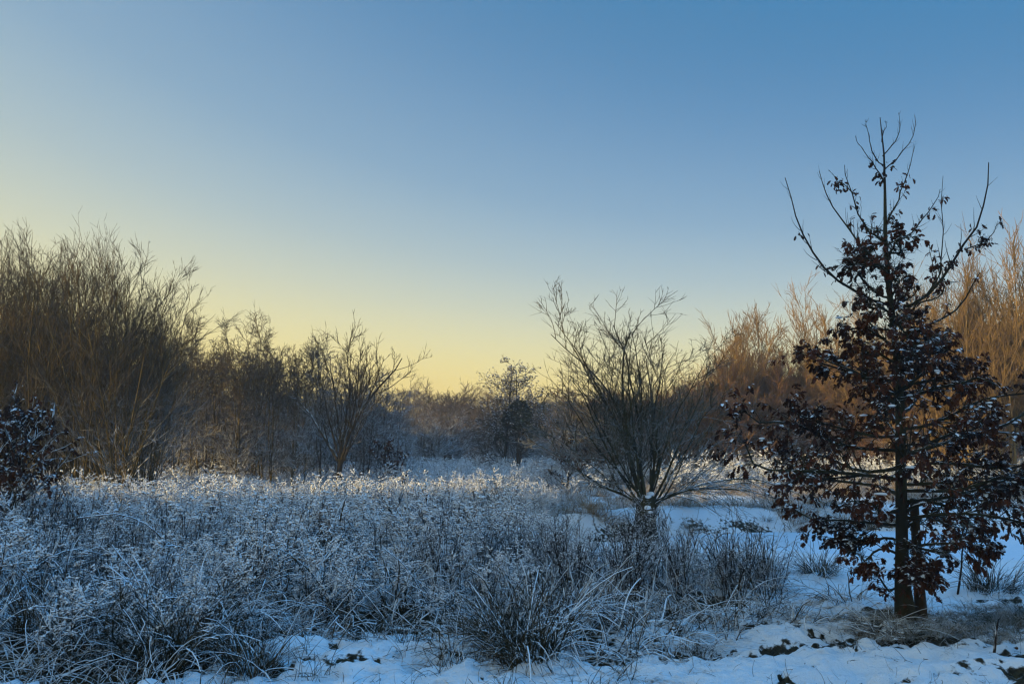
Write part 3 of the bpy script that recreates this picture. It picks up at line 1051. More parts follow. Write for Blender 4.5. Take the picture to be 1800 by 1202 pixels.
# broad many-stemmed trees at the left edge
for i, (px, d, top, w, tl, lab) in enumerate([
        (45, 21.5, 398, 0.95, 0.0, 'tall many-stemmed bare tree, second from the left edge'),
        (-75, 21.0, 425, 0.95, 0.0, 'many-stemmed bare tree cut by the left edge of the picture'),
        (140, 21.8, 390, 0.9, 0.02, 'tallest many-stemmed bare tree above the left of the meadow'),
        (205, 21.2, 440, 1.0, 0.05, 'many-stemmed bare tree whose side branches reach out over the slender poles'),
        (90, 22.6, 430, 0.9, 0.0, 'bare tree half hidden behind the tall left-hand trees'),
        (-25, 22.6, 415, 0.9, 0.0, 'bare tree behind the two leftmost trees'),
        (175, 22.8, 430, 0.85, 0.05, 'bare tree filling the gap behind the tallest left tree'),
        (15, 22.3, 425, 0.9, 0.0, 'bare tree tucked between the leftmost trees'),
        (250, 22.8, 545, 0.9, 0.05, 'lower bare tree between the tall left trees and the slender poles')]):
    stand('broad', 'bare_tree', px, d, top, lab, 'tall bare trees at the left edge', i, w, (0, tl))

# slender stand between the left trees and the single forked tree
row = []
for i in range(24):
    px = 262 + i * 12.2 + RNG.uniform(-5, 5)
    d = RNG.uniform(26.5, 31)
    top = np.interp(px, [260, 330, 400, 440, 500, 560], [575, 563, 576, 568, 580, 590]) + RNG.uniform(-12, 24)
    row.append(stand('pole', 'slender_tree', px, d, top, 'slender bare tree', 'slender trees of the thicket', None, 0.85))
number(row, 'slender bare tree, %s of the front row in the thicket behind the meadow')
for i in range(34):
    px = 230 + i * 14.5 + RNG.uniform(-6, 6)
    d = RNG.uniform(31, 40)
    top = np.interp(px, [230, 330, 450, 560, 650, 720], [600, 590, 590, 605, 640, 690]) + RNG.uniform(-8, 40)
    stand('polegrey' if i % 3 else 'pole', 'slender_tree', px, d, top, 'thin bare tree deep inside the thicket behind the meadow', 'deep thicket trees', None, 1.0)
for i in range(9):
    px = 90 + i * 20 + RNG.uniform(-8, 8)
    d = RNG.uniform(31, 38)
    stand('polegrey', 'slender_tree', px, d, 600 + RNG.uniform(-40, 40), 'thin bare tree standing behind the tall left-hand trees', 'trees behind the tall left trees', None, 1.1)
V['vase'] = [v_vase(71)]
xv = at(594, 23.5)
plant('forked_tree', V['vase'][0], xv, 23.5, 'bare tree forking low into up-curved limbs, beside the central gap', 'tree', None, 0.0, (height(566, 23.5) - gz(xv, 23.5)) / 5.7 * 0.86, sz=(height(566, 23.5) - gz(xv, 23.5)) / 5.7)
for px, d, top, lab in ((640, 27, 640, 'small frosted bare tree right behind the forked tree'), (690, 29, 680, 'low frosted bare tree at the right end of the left thicket'),
                        (665, 33, 650, 'grey bare tree behind the frosted end of the left thicket'), (560, 26, 600, 'bare tree directly left of the forked tree')):
    stand('polegrey', 'bare_tree', px, d, top, lab, 'small trees beside the forked tree')

# far wood closing the central gap
far = [(700, 60, 690), (722, 66, 694), (742, 58, 692), (772, 64, 684), (795, 72, 700), (818, 62, 706), (842, 68, 705), (862, 60, 712),
       (880, 74, 715), (948, 66, 722), (968, 58, 718), (990, 64, 722), (1015, 56, 716), (1038, 62, 712), (1058, 55, 700)]
row = []
for i, (px, d, top) in enumerate(far):
    row.append(stand('round' if i % 2 else 'polegrey', 'far_tree', px, d, top, 'bare tree', 'front row of the far wood', None, 1.1 if i % 2 else 1.5))
number(row, 'bare tree, %s of the front row in the hazy far wood')
for i in range(16):
    px = 690 + i * 25 + RNG.uniform(-8, 8)
    stand('round', 'far_tree', px, RNG.uniform(84, 105), RNG.uniform(698, 718), 'bare tree in the back row of the far wood', 'back row of the far wood', None, 1.6)
V['alder'] = [v_alder(81)]
xa = at(897, 42)
plant('alder_tree', V['alder'][0], xa, 42, 'alder with two trunks and a crown dotted with cones, in the central gap', 'tree', None, 0.0, (height(643, 42) - gz(xa, 42)) / 6.2)
PN = [v_pine(91), v_pine(92)]
for i, (px, d, top, lab) in enumerate([(911, 40.5, 702, 'dark round-headed pine between the trunks of the alder'), (957, 76, 713, 'small far pine right of the alder'),
                                       (1003, 72, 706, 'dark far pine left of the pond willow'), (1030, 78, 712, 'far pine half hidden by the pond willow')]):
    xp = at(px, d)
    s = (height(top, d) - gz(xp, d)) / 5.9
    plant('pine_tree', PN[i % 2], xp, d, lab, 'tree', 'far pines', i * 1.3, s * 1.25, sz=s)

# understorey shrubs that close the view under the trees
V['shrub'] = [v_round(64, h=3.0, rmin=0.009, n=7, mats=('bark_grey', 'twig_grey')), v_round(65, h=3.0, rmin=0.009, n=9, mats=('bark_grey', 'twig_grey'))]
V['brownshrub'] = [v_round(66, h=3.0, rmin=0.010, n=7, mats=('bark_grey', 'twig_red')), v_round(67, h=3.0, rmin=0.010, n=9, mats=('bark_gold', 'twig_red'))]
BASE_H['shrub'] = BASE_H['brownshrub'] = 3.0
REACH['shrub'] = REACH['brownshrub'] = 1.0
for i in range(42):
    px = -30 + i * 16.2 + RNG.uniform(-8, 8)
    d = RNG.uniform(33, 44)
    stand('shrub', 'understorey_shrub', px, d, RNG.uniform(700, 745), 'low frosted shrub under the trees of the left thicket', 'shrubs under the left thicket', None, 1.5)
for i in range(22):
    px = 690 + i * 18 + RNG.uniform(-8, 8)
    stand('shrub', 'understorey_shrub', px, RNG.uniform(52, 80), RNG.uniform(748, 768), 'low bluish frosted shrub at the foot of the far wood', 'shrubs at the foot of the far wood', None, 1.6)
for i in range(40):
    px = 1060 + i * 20 + RNG.uniform(-8, 8)
    stand('brownshrub', 'understorey_shrub', px, RNG.uniform(30, 44), RNG.uniform(690, 745), 'low bare brown shrub under the sunlit wood behind the pond', 'shrubs under the sunlit wood', None, 1.5)

# pond willow
V['willow'] = [v_willow(101)]
xw = at(1138, 17.6)
zw = gz(xw, 17.6)
plant('willow_tree', V['willow'][0], xw, 17.6, 'wide many-limbed bare willow with a stout short trunk at the pond', 'tree', None, 0.0, (height(490, 17.6) - zw) / 4.85, sz=(height(490, 17.6) - zw) / 6.05)

# right-hand wood, lit by the low sun
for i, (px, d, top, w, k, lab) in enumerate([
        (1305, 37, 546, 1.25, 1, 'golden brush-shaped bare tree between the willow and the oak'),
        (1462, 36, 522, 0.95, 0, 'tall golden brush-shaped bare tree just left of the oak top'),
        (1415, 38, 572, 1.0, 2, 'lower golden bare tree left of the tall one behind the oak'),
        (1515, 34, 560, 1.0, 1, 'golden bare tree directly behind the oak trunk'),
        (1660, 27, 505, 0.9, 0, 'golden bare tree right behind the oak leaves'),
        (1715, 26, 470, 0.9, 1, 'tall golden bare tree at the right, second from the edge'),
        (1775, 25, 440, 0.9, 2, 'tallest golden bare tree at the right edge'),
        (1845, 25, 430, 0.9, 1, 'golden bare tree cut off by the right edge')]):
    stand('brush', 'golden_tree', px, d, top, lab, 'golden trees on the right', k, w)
row = []
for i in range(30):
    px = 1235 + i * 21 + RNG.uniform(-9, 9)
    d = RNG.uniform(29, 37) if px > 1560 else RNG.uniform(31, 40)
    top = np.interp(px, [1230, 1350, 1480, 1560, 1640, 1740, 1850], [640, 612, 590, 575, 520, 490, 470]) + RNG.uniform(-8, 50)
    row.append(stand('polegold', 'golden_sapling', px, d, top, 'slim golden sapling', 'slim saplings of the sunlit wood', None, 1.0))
number(row, 'slim golden sapling, %s of those in the sunlit wood behind the pond')
for i in range(44):
    px = 1060 + i * 18 + RNG.uniform(-10, 10)
    d = RNG.uniform(33, 46)
    top = np.interp(px, [1050, 1150, 1250, 1400, 1600, 1850], [705, 668, 630, 615, 590, 550]) + RNG.uniform(-10, 45)
    stand('red', 'red_brown_tree', px, d, top, 'red brown bare tree in the dense wood behind the pond', 'red brown wood behind the pond', None, 1.15)

build_oak()
build_small_oak('snowy_oak', at(8, 12.5), 12.5, height(722, 12.5), 5, 'small snow-laden oak with dark red leaves at the left edge of the meadow', 44, True, 1.8)
build_small_oak('red_leaved_oak', at(996, 27), 27, height(775, 27), 6, 'small red leaved oak in front of the far wood, left of the willow', 16, False, 1.5)
build_small_oak('dark_bush', at(676, 26.5), 26.5, height(778, 26.5), 7, 'dark leafy bush at the right foot of the left thicket', 18, False, 2.0)

# ------------------------------------------------------------------ frosted herbs, grasses (instanced stuff)
def herb_clump(seed, n=7, h=1.0, spread=0.22, head=1.0):
    rng = np.random.default_rng(seed)
    g, gh = Geo(), Geo()
    a = rng.uniform(0, 6.28, n)
    b = np.sqrt(rng.random(n)) * spread
    P = np.stack([np.cos(a) * b, np.sin(a) * b, np.full(n, -0.03)], 1)
    D = np.stack([rng.normal(0, 0.16, n), rng.normal(0, 0.16, n), np.ones(n)], 1)
    L = h * rng.uniform(0.6, 1.08, n)
    pts, rad = grow(rng, P, D, L, np.full(n, 0.0062), 6, 0.09, 0.0, 0.45)
    g.tubes(pts, rad, 3)
    # plume branches near the top
    P1, D1, L1, r1 = spawn(rng, pts, rad, L, rng.integers(7, 11, n), 0.58, 1.0, 0.9, 0.3, 0.20, lambda t: 1.5 - 1.0 * (t - 0.55) / 0.45, 0.7, 0.0026)
    p1, q1 = grow(rng, P1, D1, L1, r1, 3, 0.16, -0.12, 0.3)
    gh.tubes(p1, q1 * 2.3, 3)
    m = int(3 * head)
    idx = np.repeat(np.arange(len(p1)), m)
    t = rng.uniform(0.6, 2.99, len(idx))
    i = t.astype(int)
    f = (t - i)[:, None]
    c = p1[idx, i] * (1 - f) + p1[idx, i + 1] * f + rng.normal(0, 0.006, (len(idx), 3))
    gh.blobs(c, rng.uniform(0.008, 0.021, len(c)), rng)
    # shrivelled leaves hanging on the stems
    P2, D2, L2, r2 = spawn(rng, pts, rad, L, rng.integers(5, 9, n), 0.25, 0.85, 1.0, 0.3, 0.085, None, 0.7, 0.003)
    p2, _ = grow(rng, P2, D2, L2, r2, 3, 0.25, -0.25, 0.3)
    g.ribbons(p2, np.repeat([[0.004, 0.0095, 0.008, 0.002]], len(p2), 0), rng)
    return g, gh


def grass_clump(seed, n=40, h=0.6, spread=0.12, w=0.004, droop=0.22, lean=0.35):
    rng = np.random.default_rng(seed)
    g = Geo()
    a = rng.uniform(0, 6.28, n)
    b = np.sqrt(rng.random(n)) * spread
    P = np.stack([np.cos(a) * b, np.sin(a) * b, np.full(n, -0.03)], 1)
    ln = np.abs(rng.normal(0, lean, n)) + 0.05
    a2 = a + rng.normal(0, 0.9, n)
    c = rng.uniform(0, 6.28)
    D = np.stack([np.cos(a2) * np.sin(ln) + 0.22 * math.cos(c), np.sin(a2) * np.sin(ln) + 0.22 * math.sin(c), np.cos(ln)], 1)
    L = h * rng.uniform(0.35, 1.2, n)
    B = np.stack([np.cos(a2) * 0.07, np.sin(a2) * 0.07, -np.abs(rng.normal(droop, droop * 0.6, n))], 1)
    pts, rad = grow(rng, P, D, L, w * rng.uniform(0.6, 1.25, n), 7, 0.06, 0.0, 0.35, bend=B)
    for i in np.nonzero(rng.random(n) < 0.4)[0]:            # snapped blades
        j = rng.integers(2, 6)
        d = unit(pts[i, j] - pts[i, j - 1] + rng.normal(0, 0.5, 3) + np.array([0, 0, -0.9]))
        st = L[i] / 7 * rng.uniform(0.5, 1.0)
        for m in range(j + 1, 8):
            pts[i, m] = pts[i, m - 1] + d * st
            d = unit(d + rng.normal(0, 0.06, 3))
    pts[:, :, 2] = np.maximum(pts[:, :, 2], -0.02)
    g.tubes(pts, rad, 3, 0.7)
    return g


def stalk_clump(seed, n=6, h=1.0):
    """dark upright weed stalks with stiff side branches"""
    rng = np.random.default_rng(seed)
    g = Geo()
    a = rng.uniform(0, 6.28, n)
    b = np.sqrt(rng.random(n)) * 0.2
    P = np.stack([np.cos(a) * b, np.sin(a) * b, np.full(n, -0.03)], 1)
    D = np.stack([rng.normal(0, 0.22, n), rng.normal(0, 0.22, n), np.ones(n)], 1)
    L = h * rng.uniform(0.65, 1.1, n)
    pts, rad = grow(rng, P, D, L, np.full(n, 0.006), 6, 0.05, 0.0, 0.5)
    g.tubes(pts, rad, 4)
    P1, D1, L1, r1 = spawn(rng, pts, rad, L, 12, 0.25, 1.0, 0.55, 0.2, 0.26, lambda t: 1.2 - 0.7 * t, 0.6, 0.003)
    p1, q1 = grow(rng, P1, D1, L1, r1, 4, 0.1, 0.05, 0.4)
    g.tubes(p1, q1, 3)
    P2, D2, L2, r2 = spawn(rng, p1, q1, L1, 5, 0.3, 1.0, 0.7, 0.2, 0.3, None, 0.7, 0.0025)
    p2, q2 = grow(rng, P2, D2, L2, r2, 2, 0.1, 0.0, 0.4)
    g.tubes(p2, q2, 3)
    return g, p2


SRC = {}


def source(coll, objs):
    """an unlinked collection that holds the clump variants for instancing"""
    c = bpy.data.collections.new(coll)
    for k, me in enumerate(objs):
        c.objects.link(bpy.data.objects.new('%s_variant_%d' % (coll, k), me))
    return c


def merged(name, gs):
    """one mesh with a material slot per Geo"""
    v, fs, mi, off = [], [], [], 0
    for g, mt in gs:
        vv = np.concatenate(g.v)
        v.append(vv)
        for f, k in ((g.f3, 3), (g.f4, 4)):
            if f:
                ff = np.concatenate(f) + off
                fs.append(ff)
                mi.append(np.full(len(ff), [m for _, m in gs].index(mt), np.int32))
        off += len(vv)
    me = mesh(name, np.concatenate(v), fs)
    for _, m in gs:
        me.materials.append(m)
    me.polygons.foreach_set('material_index', np.concatenate(mi))
    return me


herbs = []
for k in range(9):
    g, gh = herb_clump(200 + k, n=5, h=0.95 + 0.1 * (k % 3), head=1.0 + 0.35 * (k % 2))
    herbs.append(merged('herb_%d' % k, [(g, MAT['herb']), (gh, MAT['herb_head'])]))
for k in range(3):
    g, p2 = stalk_clump(230 + k, h=1.05)
    herbs.append(merged('stalk_%d' % k, [(g, MAT['stalk_dark'])]))
for k in range(4):
    g = grass_clump(240 + k, n=20, h=0.85, spread=0.18, w=0.0056, droop=0.2)
    herbs.append(merged('meadowgrass_%d' % k, [(g, MAT['blade_white'])]))
for k in range(3):
    rg = np.random.default_rng(250 + k)
    g, gh = Geo(), Geo()
    m = 4
    P = np.concatenate([rg.normal(0, 0.1, (m, 2)), np.full((m, 1), -0.03)], 1)
    D = np.stack([rg.normal(0, 0.15, m), rg.normal(0, 0.15, m), np.ones(m)], 1)
    L = rg.uniform(0.75, 1.15, m)
    pts, rad = grow(rg, P, D, L, np.full(m, 0.006), 6, 0.05, 0.0, 0.4)
    g.tubes(pts, rad, 4)
    for q in pts:
        for t in range(rg.integers(3, 6)):
            d = unit(np.array([rg.normal(0, 0.6), rg.normal(0, 0.6), 1.0]))
            e = q[-1] - np.array([0, 0, 0.12]) * (t > 0) + d * rg.uniform(0.08, 0.16)
            g.tubes(np.stack([q[-1] - np.array([0, 0, 0.12]) * (t > 0), e])[None], np.array([[0.003, 0.002]]), 3)
            c = e + np.concatenate([rg.normal(0, 0.026, (16, 2)), rg.normal(0.005, 0.006, (16, 1))], 1)
            gh.blobs(c, rg.uniform(0.009, 0.017, 16), rg, 0.8)
    herbs.append(merged('umbel_%d' % k, [(g, MAT['stalk_dark']), (gh, MAT['herb_head'])]))
for k in range(3):
    rg = np.random.default_rng(255 + k)
    g = Geo()
    m = 6
    P = np.concatenate([rg.normal(0, 0.15, (m, 2)), np.full((m, 1), -0.03)], 1)
    a = rg.uniform(0, 6.28, m)
    D = np.stack([np.cos(a) * 0.5, np.sin(a) * 0.5, np.ones(m)], 1)
    B = np.stack([np.cos(a) * 0.10, np.sin(a) * 0.10, np.full(m, -0.2)], 1)
    L = rg.uniform(0.9, 1.5, m)
    pts, rad = grow(rg, P, D, L, np.full(m, 0.0105), 8, 0.07, 0.0, 0.4, bend=B)
    pts[:, :, 2] = np.maximum(pts[:, :, 2], 0.0)
    g.tubes(pts, rad, 4)
    P1, D1, L1, r1 = spawn(rg, pts, rad, L, 6, 0.3, 1.0, 0.8, 0.3, 0.2, None, 0.7, 0.006)
    p1, q1 = grow(rg, P1, D1, L1, r1, 3, 0.15, -0.05, 0.3)
    g.tubes(p1, q1, 3)
    herbs.append(merged('cane_%d' % k, [(g, MAT['blade_white'])]))
SRC['herbs'] = source('herbs', herbs)
SRC['sedge'] = source('sedge', [grass_clump(260 + k, n=26, h=0.62, spread=0.15, w=0.0064, droop=0.26).mesh('sedge_%d' % k, MAT['blade' if k == 0 else 'blade_white']) for k in range(4)])
SRC['pale'] = source('pale', [grass_clump(270 + k, n=60, h=0.5, spread=0.2, w=0.006, droop=0.2, lean=0.5).mesh('pale_%d' % k, MAT['blade_pale']) for k in range(3)])
SRC['turf'] = source('turf', [grass_clump(280 + k, n=44, h=0.10, spread=0.12, w=0.0022, droop=0.3, lean=0.7).mesh('turf_%d' % k, MAT['turf']) for k in range(3)])
SRC['litter'] = source('litter', [grass_clump(290 + k, n=5, h=0.20, spread=0.2, w=0.003, droop=0.14, lean=1.0).mesh('litter_%d' % k, MAT['blade']) for k in range(4)])


def scatter(name, label, coll, pts, scale, rot, idx, cat=None):
    """one 'stuff' object: points carrying instances of the clump variants"""
    me = bpy.data.meshes.new(name)
    me.vertices.add(len(pts))
    me.vertices.foreach_set('co', np.asarray(pts, np.float32).ravel())
    for nme, typ, arr in (('sc', 'FLOAT', scale), ('ix', 'INT', idx)):
        a = me.attributes.new(nme, typ, 'POINT')
        a.data.foreach_set('value', np.asarray(arr, np.float32 if typ == 'FLOAT' else np.int32))
    a = me.attributes.new('ro', 'FLOAT_VECTOR', 'POINT')
    a.data.foreach_set('vector', np.asarray(rot, np.float32).ravel())
    o = link(name, me)
    tag(o, label, cat, kind='stuff')
    ng = bpy.data.node_groups.new(name + '_nodes', 'GeometryNodeTree')
    ng.interface.new_socket('Geometry', in_out='INPUT', socket_type='NodeSocketGeometry')
    ng.interface.new_socket('Geometry', in_out='OUTPUT', socket_type='NodeSocketGeometry')
    gi, go = ng.nodes.new('NodeGroupInput'), ng.nodes.new('NodeGroupOutput')
    iop = ng.nodes.new('GeometryNodeInstanceOnPoints')
    ci = ng.nodes.new('GeometryNodeCollectionInfo')
    ci.inputs['Collection'].default_value = coll
    ci.inputs['Separate Children'].default_value = True
    ci.inputs['Reset Children'].default_value = True
    iop.inputs['Pick Instance'].default_value = True

    def attr(nm, t):
        n = ng.nodes.new('GeometryNodeInputNamedAttribute')
        n.data_type = t
        n.inputs['Name'].default_value = nm
        return n.outputs['Attribute']
    L = ng.links.new
    L(gi.outputs[0], iop.inputs['Points'])
    L(ci.outputs[0], iop.inputs['Instance'])
    L(attr('ix', 'INT'), iop.inputs['Instance Index'])
    L(attr('ro', 'FLOAT_VECTOR'), iop.inputs['Rotation'])
    L(attr('sc', 'FLOAT'), iop.inputs['Scale'])
    L(iop.outputs[0], go.inputs[0])
    md = o.modifiers.new('scatter', 'NODES')
    md.node_group = ng
    return o


def pts_in(rng, n, x0, x1, y0, y1, f):
    x = rng.uniform(x0, x1, n)
    y = rng.uniform(y0, y1, n)
    k = f(x, y) & (np.abs(x) < 0.70 * y + 1.5)
    x, y = x[k], y[k]
    return np.stack([x, y, ground_z(x, y)], 1)


def rots(rng, n, tilt=0.12):
    return np.stack([rng.normal(0, tilt, n), rng.normal(0, tilt, n), rng.uniform(0, 6.28, n)], 1)


rng = np.random.default_rng(900)


def in_meadow(x, y):
    """the tall frosted herbs: everything left of the pond from the ragged front edge back to the thicket"""
    right = np.interp(y, [6, 8, 10, 12, 14, 17, 20, 30], [1.2, 2.4, 3.2, 1.0, 0.5, 0.6, 1.2, 3.0])
    return (y > meadow_front(x) + 0.75 + 0.7 * (vnoise(x * 1.3, y * 1.3) - 0.5)) & (x < right + 0.8 * (vnoise(x, y * 0.7) - 0.5)) & (y < 25.5)


p = pts_in(rng, 7000, -19, 5, 6.2, 25.5, in_meadow)
hh = 0.45 + 0.85 * fbm(p[:, 0] * 0.8, p[:, 1] * 0.8, 3)
hh *= np.interp(p[:, 1] - meadow_front(p[:, 0]), [0.4, 1.8, 4, 16], [0.62, 0.8, 0.92, 0.84])
hh *= np.interp(p[:, 0], [-6, 0, 1, 3, 5], [1.0, 0.95, 0.66, 0.58, 0.55])
ix = rng.choice(22, len(p), p=np.array([6.0] * 9 + [2.0] * 3 + [6.0] * 4 + [2.0] * 3 + [6.0] * 3) / (54 + 6 + 24 + 6 + 18))
dark = (fbm(p[:, 0] * 0.8 + 40, p[:, 1] * 0.8, 2) > 0.56) & (rng.random(len(p)) < 0.4)
near_dark = (np.abs(p[:, 0] - 1.4) < 1.8) & (p[:, 1] < 11) & (rng.random(len(p)) < 0.35)
ix = np.where((dark & (p[:, 1] < 13)) | near_dark, rng.integers(9, 12, len(p)), ix)
scatter('frosted_meadow', 'wide meadow of tall withered herbs white with frost', SRC['herbs'], p, hh * rng.uniform(0.65, 1.25, len(p)), rots(rng, len(p), 0.24), ix)

p = pts_in(rng, 2000, -8, 5, 5.3, 11, lambda x, y: (y > meadow_front(x) + 0.75 + 0.9 * (vnoise(x * 2, y * 2) - 0.5)) & (y < meadow_front(x) + 2.2) & (x < 3.4))
scatter('sedge_fringe', 'fringe of drooping frosted grass along the front of the meadow', SRC['sedge'], p, rng.uniform(0.6, 1.25, len(p)), rots(rng, len(p), 0.25), rng.integers(0, 4, len(p)))

p = pts_in(rng, 3600, 1.0, 24, 17, 30, lambda x, y: (pond_f(x, y) > 0.18) & (fbm(x * 0.6, y * 0.9, 2) > np.where(pond_f(x, y) < 0.7, 0.36, 0.56)) & (y > 17.5) & (np.hypot(x - xw, y - 17.2) > 0.9))
scatter('bank_grass', 'pale frosted grass on the far bank of the pond', SRC['pale'], p, rng.uniform(0.5, 1.2, len(p)), rots(rng, len(p), 0.25), rng.integers(0, 3, len(p)))

p = pts_in(rng, 5200, -24, 26, 25, 60, lambda x, y: fbm(x * 0.3 + 9, y * 0.3, 2) > 0.36)
scatter('wood_undergrowth', 'frosted undergrowth in front of the far wood', SRC['herbs'], p, rng.uniform(0.6, 1.3, len(p)), rots(rng, len(p), 0.2), rng.integers(0, 9, len(p)))

p = pts_in(rng, 2600, 2.6, 7.5, 7.0, 8.6, lambda x, y: (((x - 4.7) / 1.7) ** 2 + ((y - 7.8) / 0.6) ** 2 < 1 + 0.7 * (vnoise(x * 3, y * 3) - 0.5)))
scatter('turf_patch', 'short frosted turf under the oak', SRC['turf'], p, rng.uniform(0.6, 1.2, len(p)), rots(rng, len(p), 0.2), rng.integers(0, 3, len(p)))

p = pts_in(rng, 900, -5, 6, 4.9, 9.5, lambda x, y: (y < meadow_front(x) + 0.3) | (x > 3.0))
scatter('loose_blades', 'single withered grass blades poking out of the snow', SRC['litter'], p, rng.uniform(0.3, 1.0, len(p)), rots(rng, len(p), 0.5), rng.integers(0, 4, len(p)))

SRC['wood'] = source('wood', [m for v in V['round'] for n, m in v if n == 'crown'])
n = 420
wx = rng.uniform(-105, 95, n)
wy = rng.uniform(108, 150, n)
scatter('distant_wood', 'far strip of bare wood closing the horizon', SRC['wood'], np.stack([wx, wy, ground_z(wx, wy)], 1), rng.uniform(0.8, 1.15, n), rots(rng, n, 0.03), rng.integers(0, 3, n))

lm2 = mesh('fallen_leaf', LEAF_V * 0.085, [LEAF_F])
lm2.materials.append(MAT['leaf_oak'])
SRC['leaf'] = source('leaf', [lm2])
p = pts_in(rng, 130, 3.0, 6.5, 5.6, 9.2, lambda x, y: np.hypot(x - 4.0, y - 7.7) < 0.4 + 2.4 * rng.random(len(x)) ** 1.5)
p[:, 2] += 0.012
scatter('fallen_leaves', 'fallen brown oak leaves on the snow round the oak', SRC['leaf'], p, rng.uniform(0.6, 1.1, len(p)), rots(rng, len(p), 0.5), np.zeros(len(p), int))
SRC['flat'] = source('flat', [grass_clump(295 + k, n=30, h=0.55, spread=0.2, w=0.0046, droop=0.2, lean=1.25).mesh('flat_%d' % k, MAT['blade_white' if k % 2 else 'blade']) for k in range(4)])
p = pts_in(rng, 420, -5, 4.6, 5.0, 9.6, lambda x, y: (y < meadow_front(x) + 0.5) & (y > meadow_front(x) - 1.1) & (fbm(x * 1.1 + 2, y * 1.6, 2) > 0.46))
scatter('flattened_grass', 'flattened snow-bent grass lying on the front snow', SRC['flat'], p, rng.uniform(0.5, 1.1, len(p)), rots(rng, len(p), 0.25), rng.integers(0, 4, len(p)))

# ------------------------------------------------------------------ tussocks and shrubs standing out of the foreground
TV = {}
for k in range(4):
    gd = grass_clump(300 + k, n=230, h=0.72, spread=0.24, w=0.0045, droop=0.12, lean=0.32)
    gw = grass_clump(310 + k, n=30, h=0.95, spread=0.2, w=0.0085, droop=0.24, lean=0.5)
    TV[k] = [('blades', gd.mesh('tussock_blades_%d' % k, MAT['blade'])), ('frosted_blades', gw.mesh('tussock_white_%d' % k, MAT['blade_white']))]
DV = {}
for k in range(3):
    gd = grass_clump(320 + k, n=90, h=0.85, spread=0.3, w=0.0045, droop=0.34, lean=0.9)
    gw = grass_clump(330 + k, n=50, h=1.0, spread=0.3, w=0.0115, droop=0.36, lean=0.9)
    DV[k] = [('blades', gd.mesh('droop_blades_%d' % k, MAT['blade'])), ('frosted_blades', gw.mesh('droop_white_%d' % k, MAT['blade_white']))]


def snow_on(parts, seed, r, hgt, n=14):
    rg = np.random.default_rng(seed)
    a = rg.uniform(0, 6.28, n)
    q = r * np.sqrt(rg.random(n))
    c = np.stack([np.cos(a) * q, np.sin(a) * q, hgt * (1 - (q / r) ** 2 * 0.8) * rg.uniform(0.3, 1.0, n)], 1)
    return parts + [('snow_lumps', snow_caps(rg, c, 0.018, 0.045).mesh('tussock_snow_%d' % seed, MAT['snow_lump']))]


for k in DV:
    DV[k] = snow_on(DV[k], 10 + k, 0.45, 0.2, 16)


def tussock(px, py, s, label, kind=TV, k=0, name='grass_tussock', sz=1.0):
    d = dist(py)
    e = plant(name, kind[k % len(kind)], at(px, d), d, label, 'grass tussock', 'grass tussocks', RNG.uniform(0, 6.28), s, sink=0.02, sz=s * sz)
    return e


tussock(930, 1165, 0.95, 'big dark grass tussock at the front edge of the meadow, in the middle', TV, 0)
tussock(880, 1140, 0.85, 'dark grass tussock just left behind the big middle tussock', TV, 1)
tussock(1742, 1040, 0.95, 'round grass tussock beside the pond, right of the oak', TV, 2, sz=0.8)
tussock(1715, 1062, 0.45, 'small drooping tussock in the snow in front of the round pond tussock', DV, 0, sz=0.6)
tussock(1795, 1085, 0.5, 'small dark tussock at the right edge of the snow', TV, 3, sz=0.6)
tussock(330, 1160, 0.95, 'dark grass tussock left of the long snow streak', TV, 2)
tussock(395, 1130, 0.8, 'dark grass tussock above the long snow streak', TV, 3)
tussock(60, 1130, 0.85, 'dark green grass tussock in the bottom left corner', TV, 1)
tussock(190, 1140, 0.75, 'dark grass tussock right of the corner tussock', TV, 0)
tussock(285, 1180, 0.85, 'dark grass tussock nearest the camera in the left front', TV, 1)
tussock(440, 1172, 0.8, 'dark grass tussock at the left end of the open front snow', TV, 0)
tussock(130, 1165, 0.7, 'low dark tussock beside the snow streak in the left corner', TV, 3)
tussock(560, 1115, 0.8, 'drooping frosted tussock behind the snow streak', DV, 1, sz=0.8)
tussock(690, 1110, 0.85, 'drooping frosted tussock left of the middle tussocks', DV, 2, sz=0.8)
tussock(790, 1130, 0.7, 'low snow-bent tussock beside the dark middle tussock', DV, 0, sz=0.7)
tussock(1075, 1140, 0.85, 'arching frosted tussock right of the big middle tussock', DV, 1, sz=0.85)
tussock(1165, 1120, 0.85, 'arching frosted tussock at the foot of the dark weeds', DV, 2, sz=0.8)
tussock(1110, 1178, 0.6, 'flattened tussock lying in the front snow', DV, 0, sz=0.4)
tussock(1270, 1085, 0.7, 'snow-bent tussock where the meadow meets the open snow', DV, 1, sz=0.7)
tussock(1425, 1095, 0.75, 'flattened frosted tussock left in front of the oak', DV, 2, sz=0.45)
tussock(1550, 1105, 0.6, 'arching frosted blades in front of the oak trunk', DV, 0, sz=0.75)
tussock(1490, 1060, 0.75, 'frosted tussock behind the flattened one, left of the oak', DV, 1, sz=0.8)
tussock(1440, 1010, 0.85, 'pale frosted tussock between the pond and the oak', TV, 1, sz=0.8)
tussock(1360, 960, 0.5, 'frosted tussock on the near shore of the pond', TV, 0, sz=0.8)

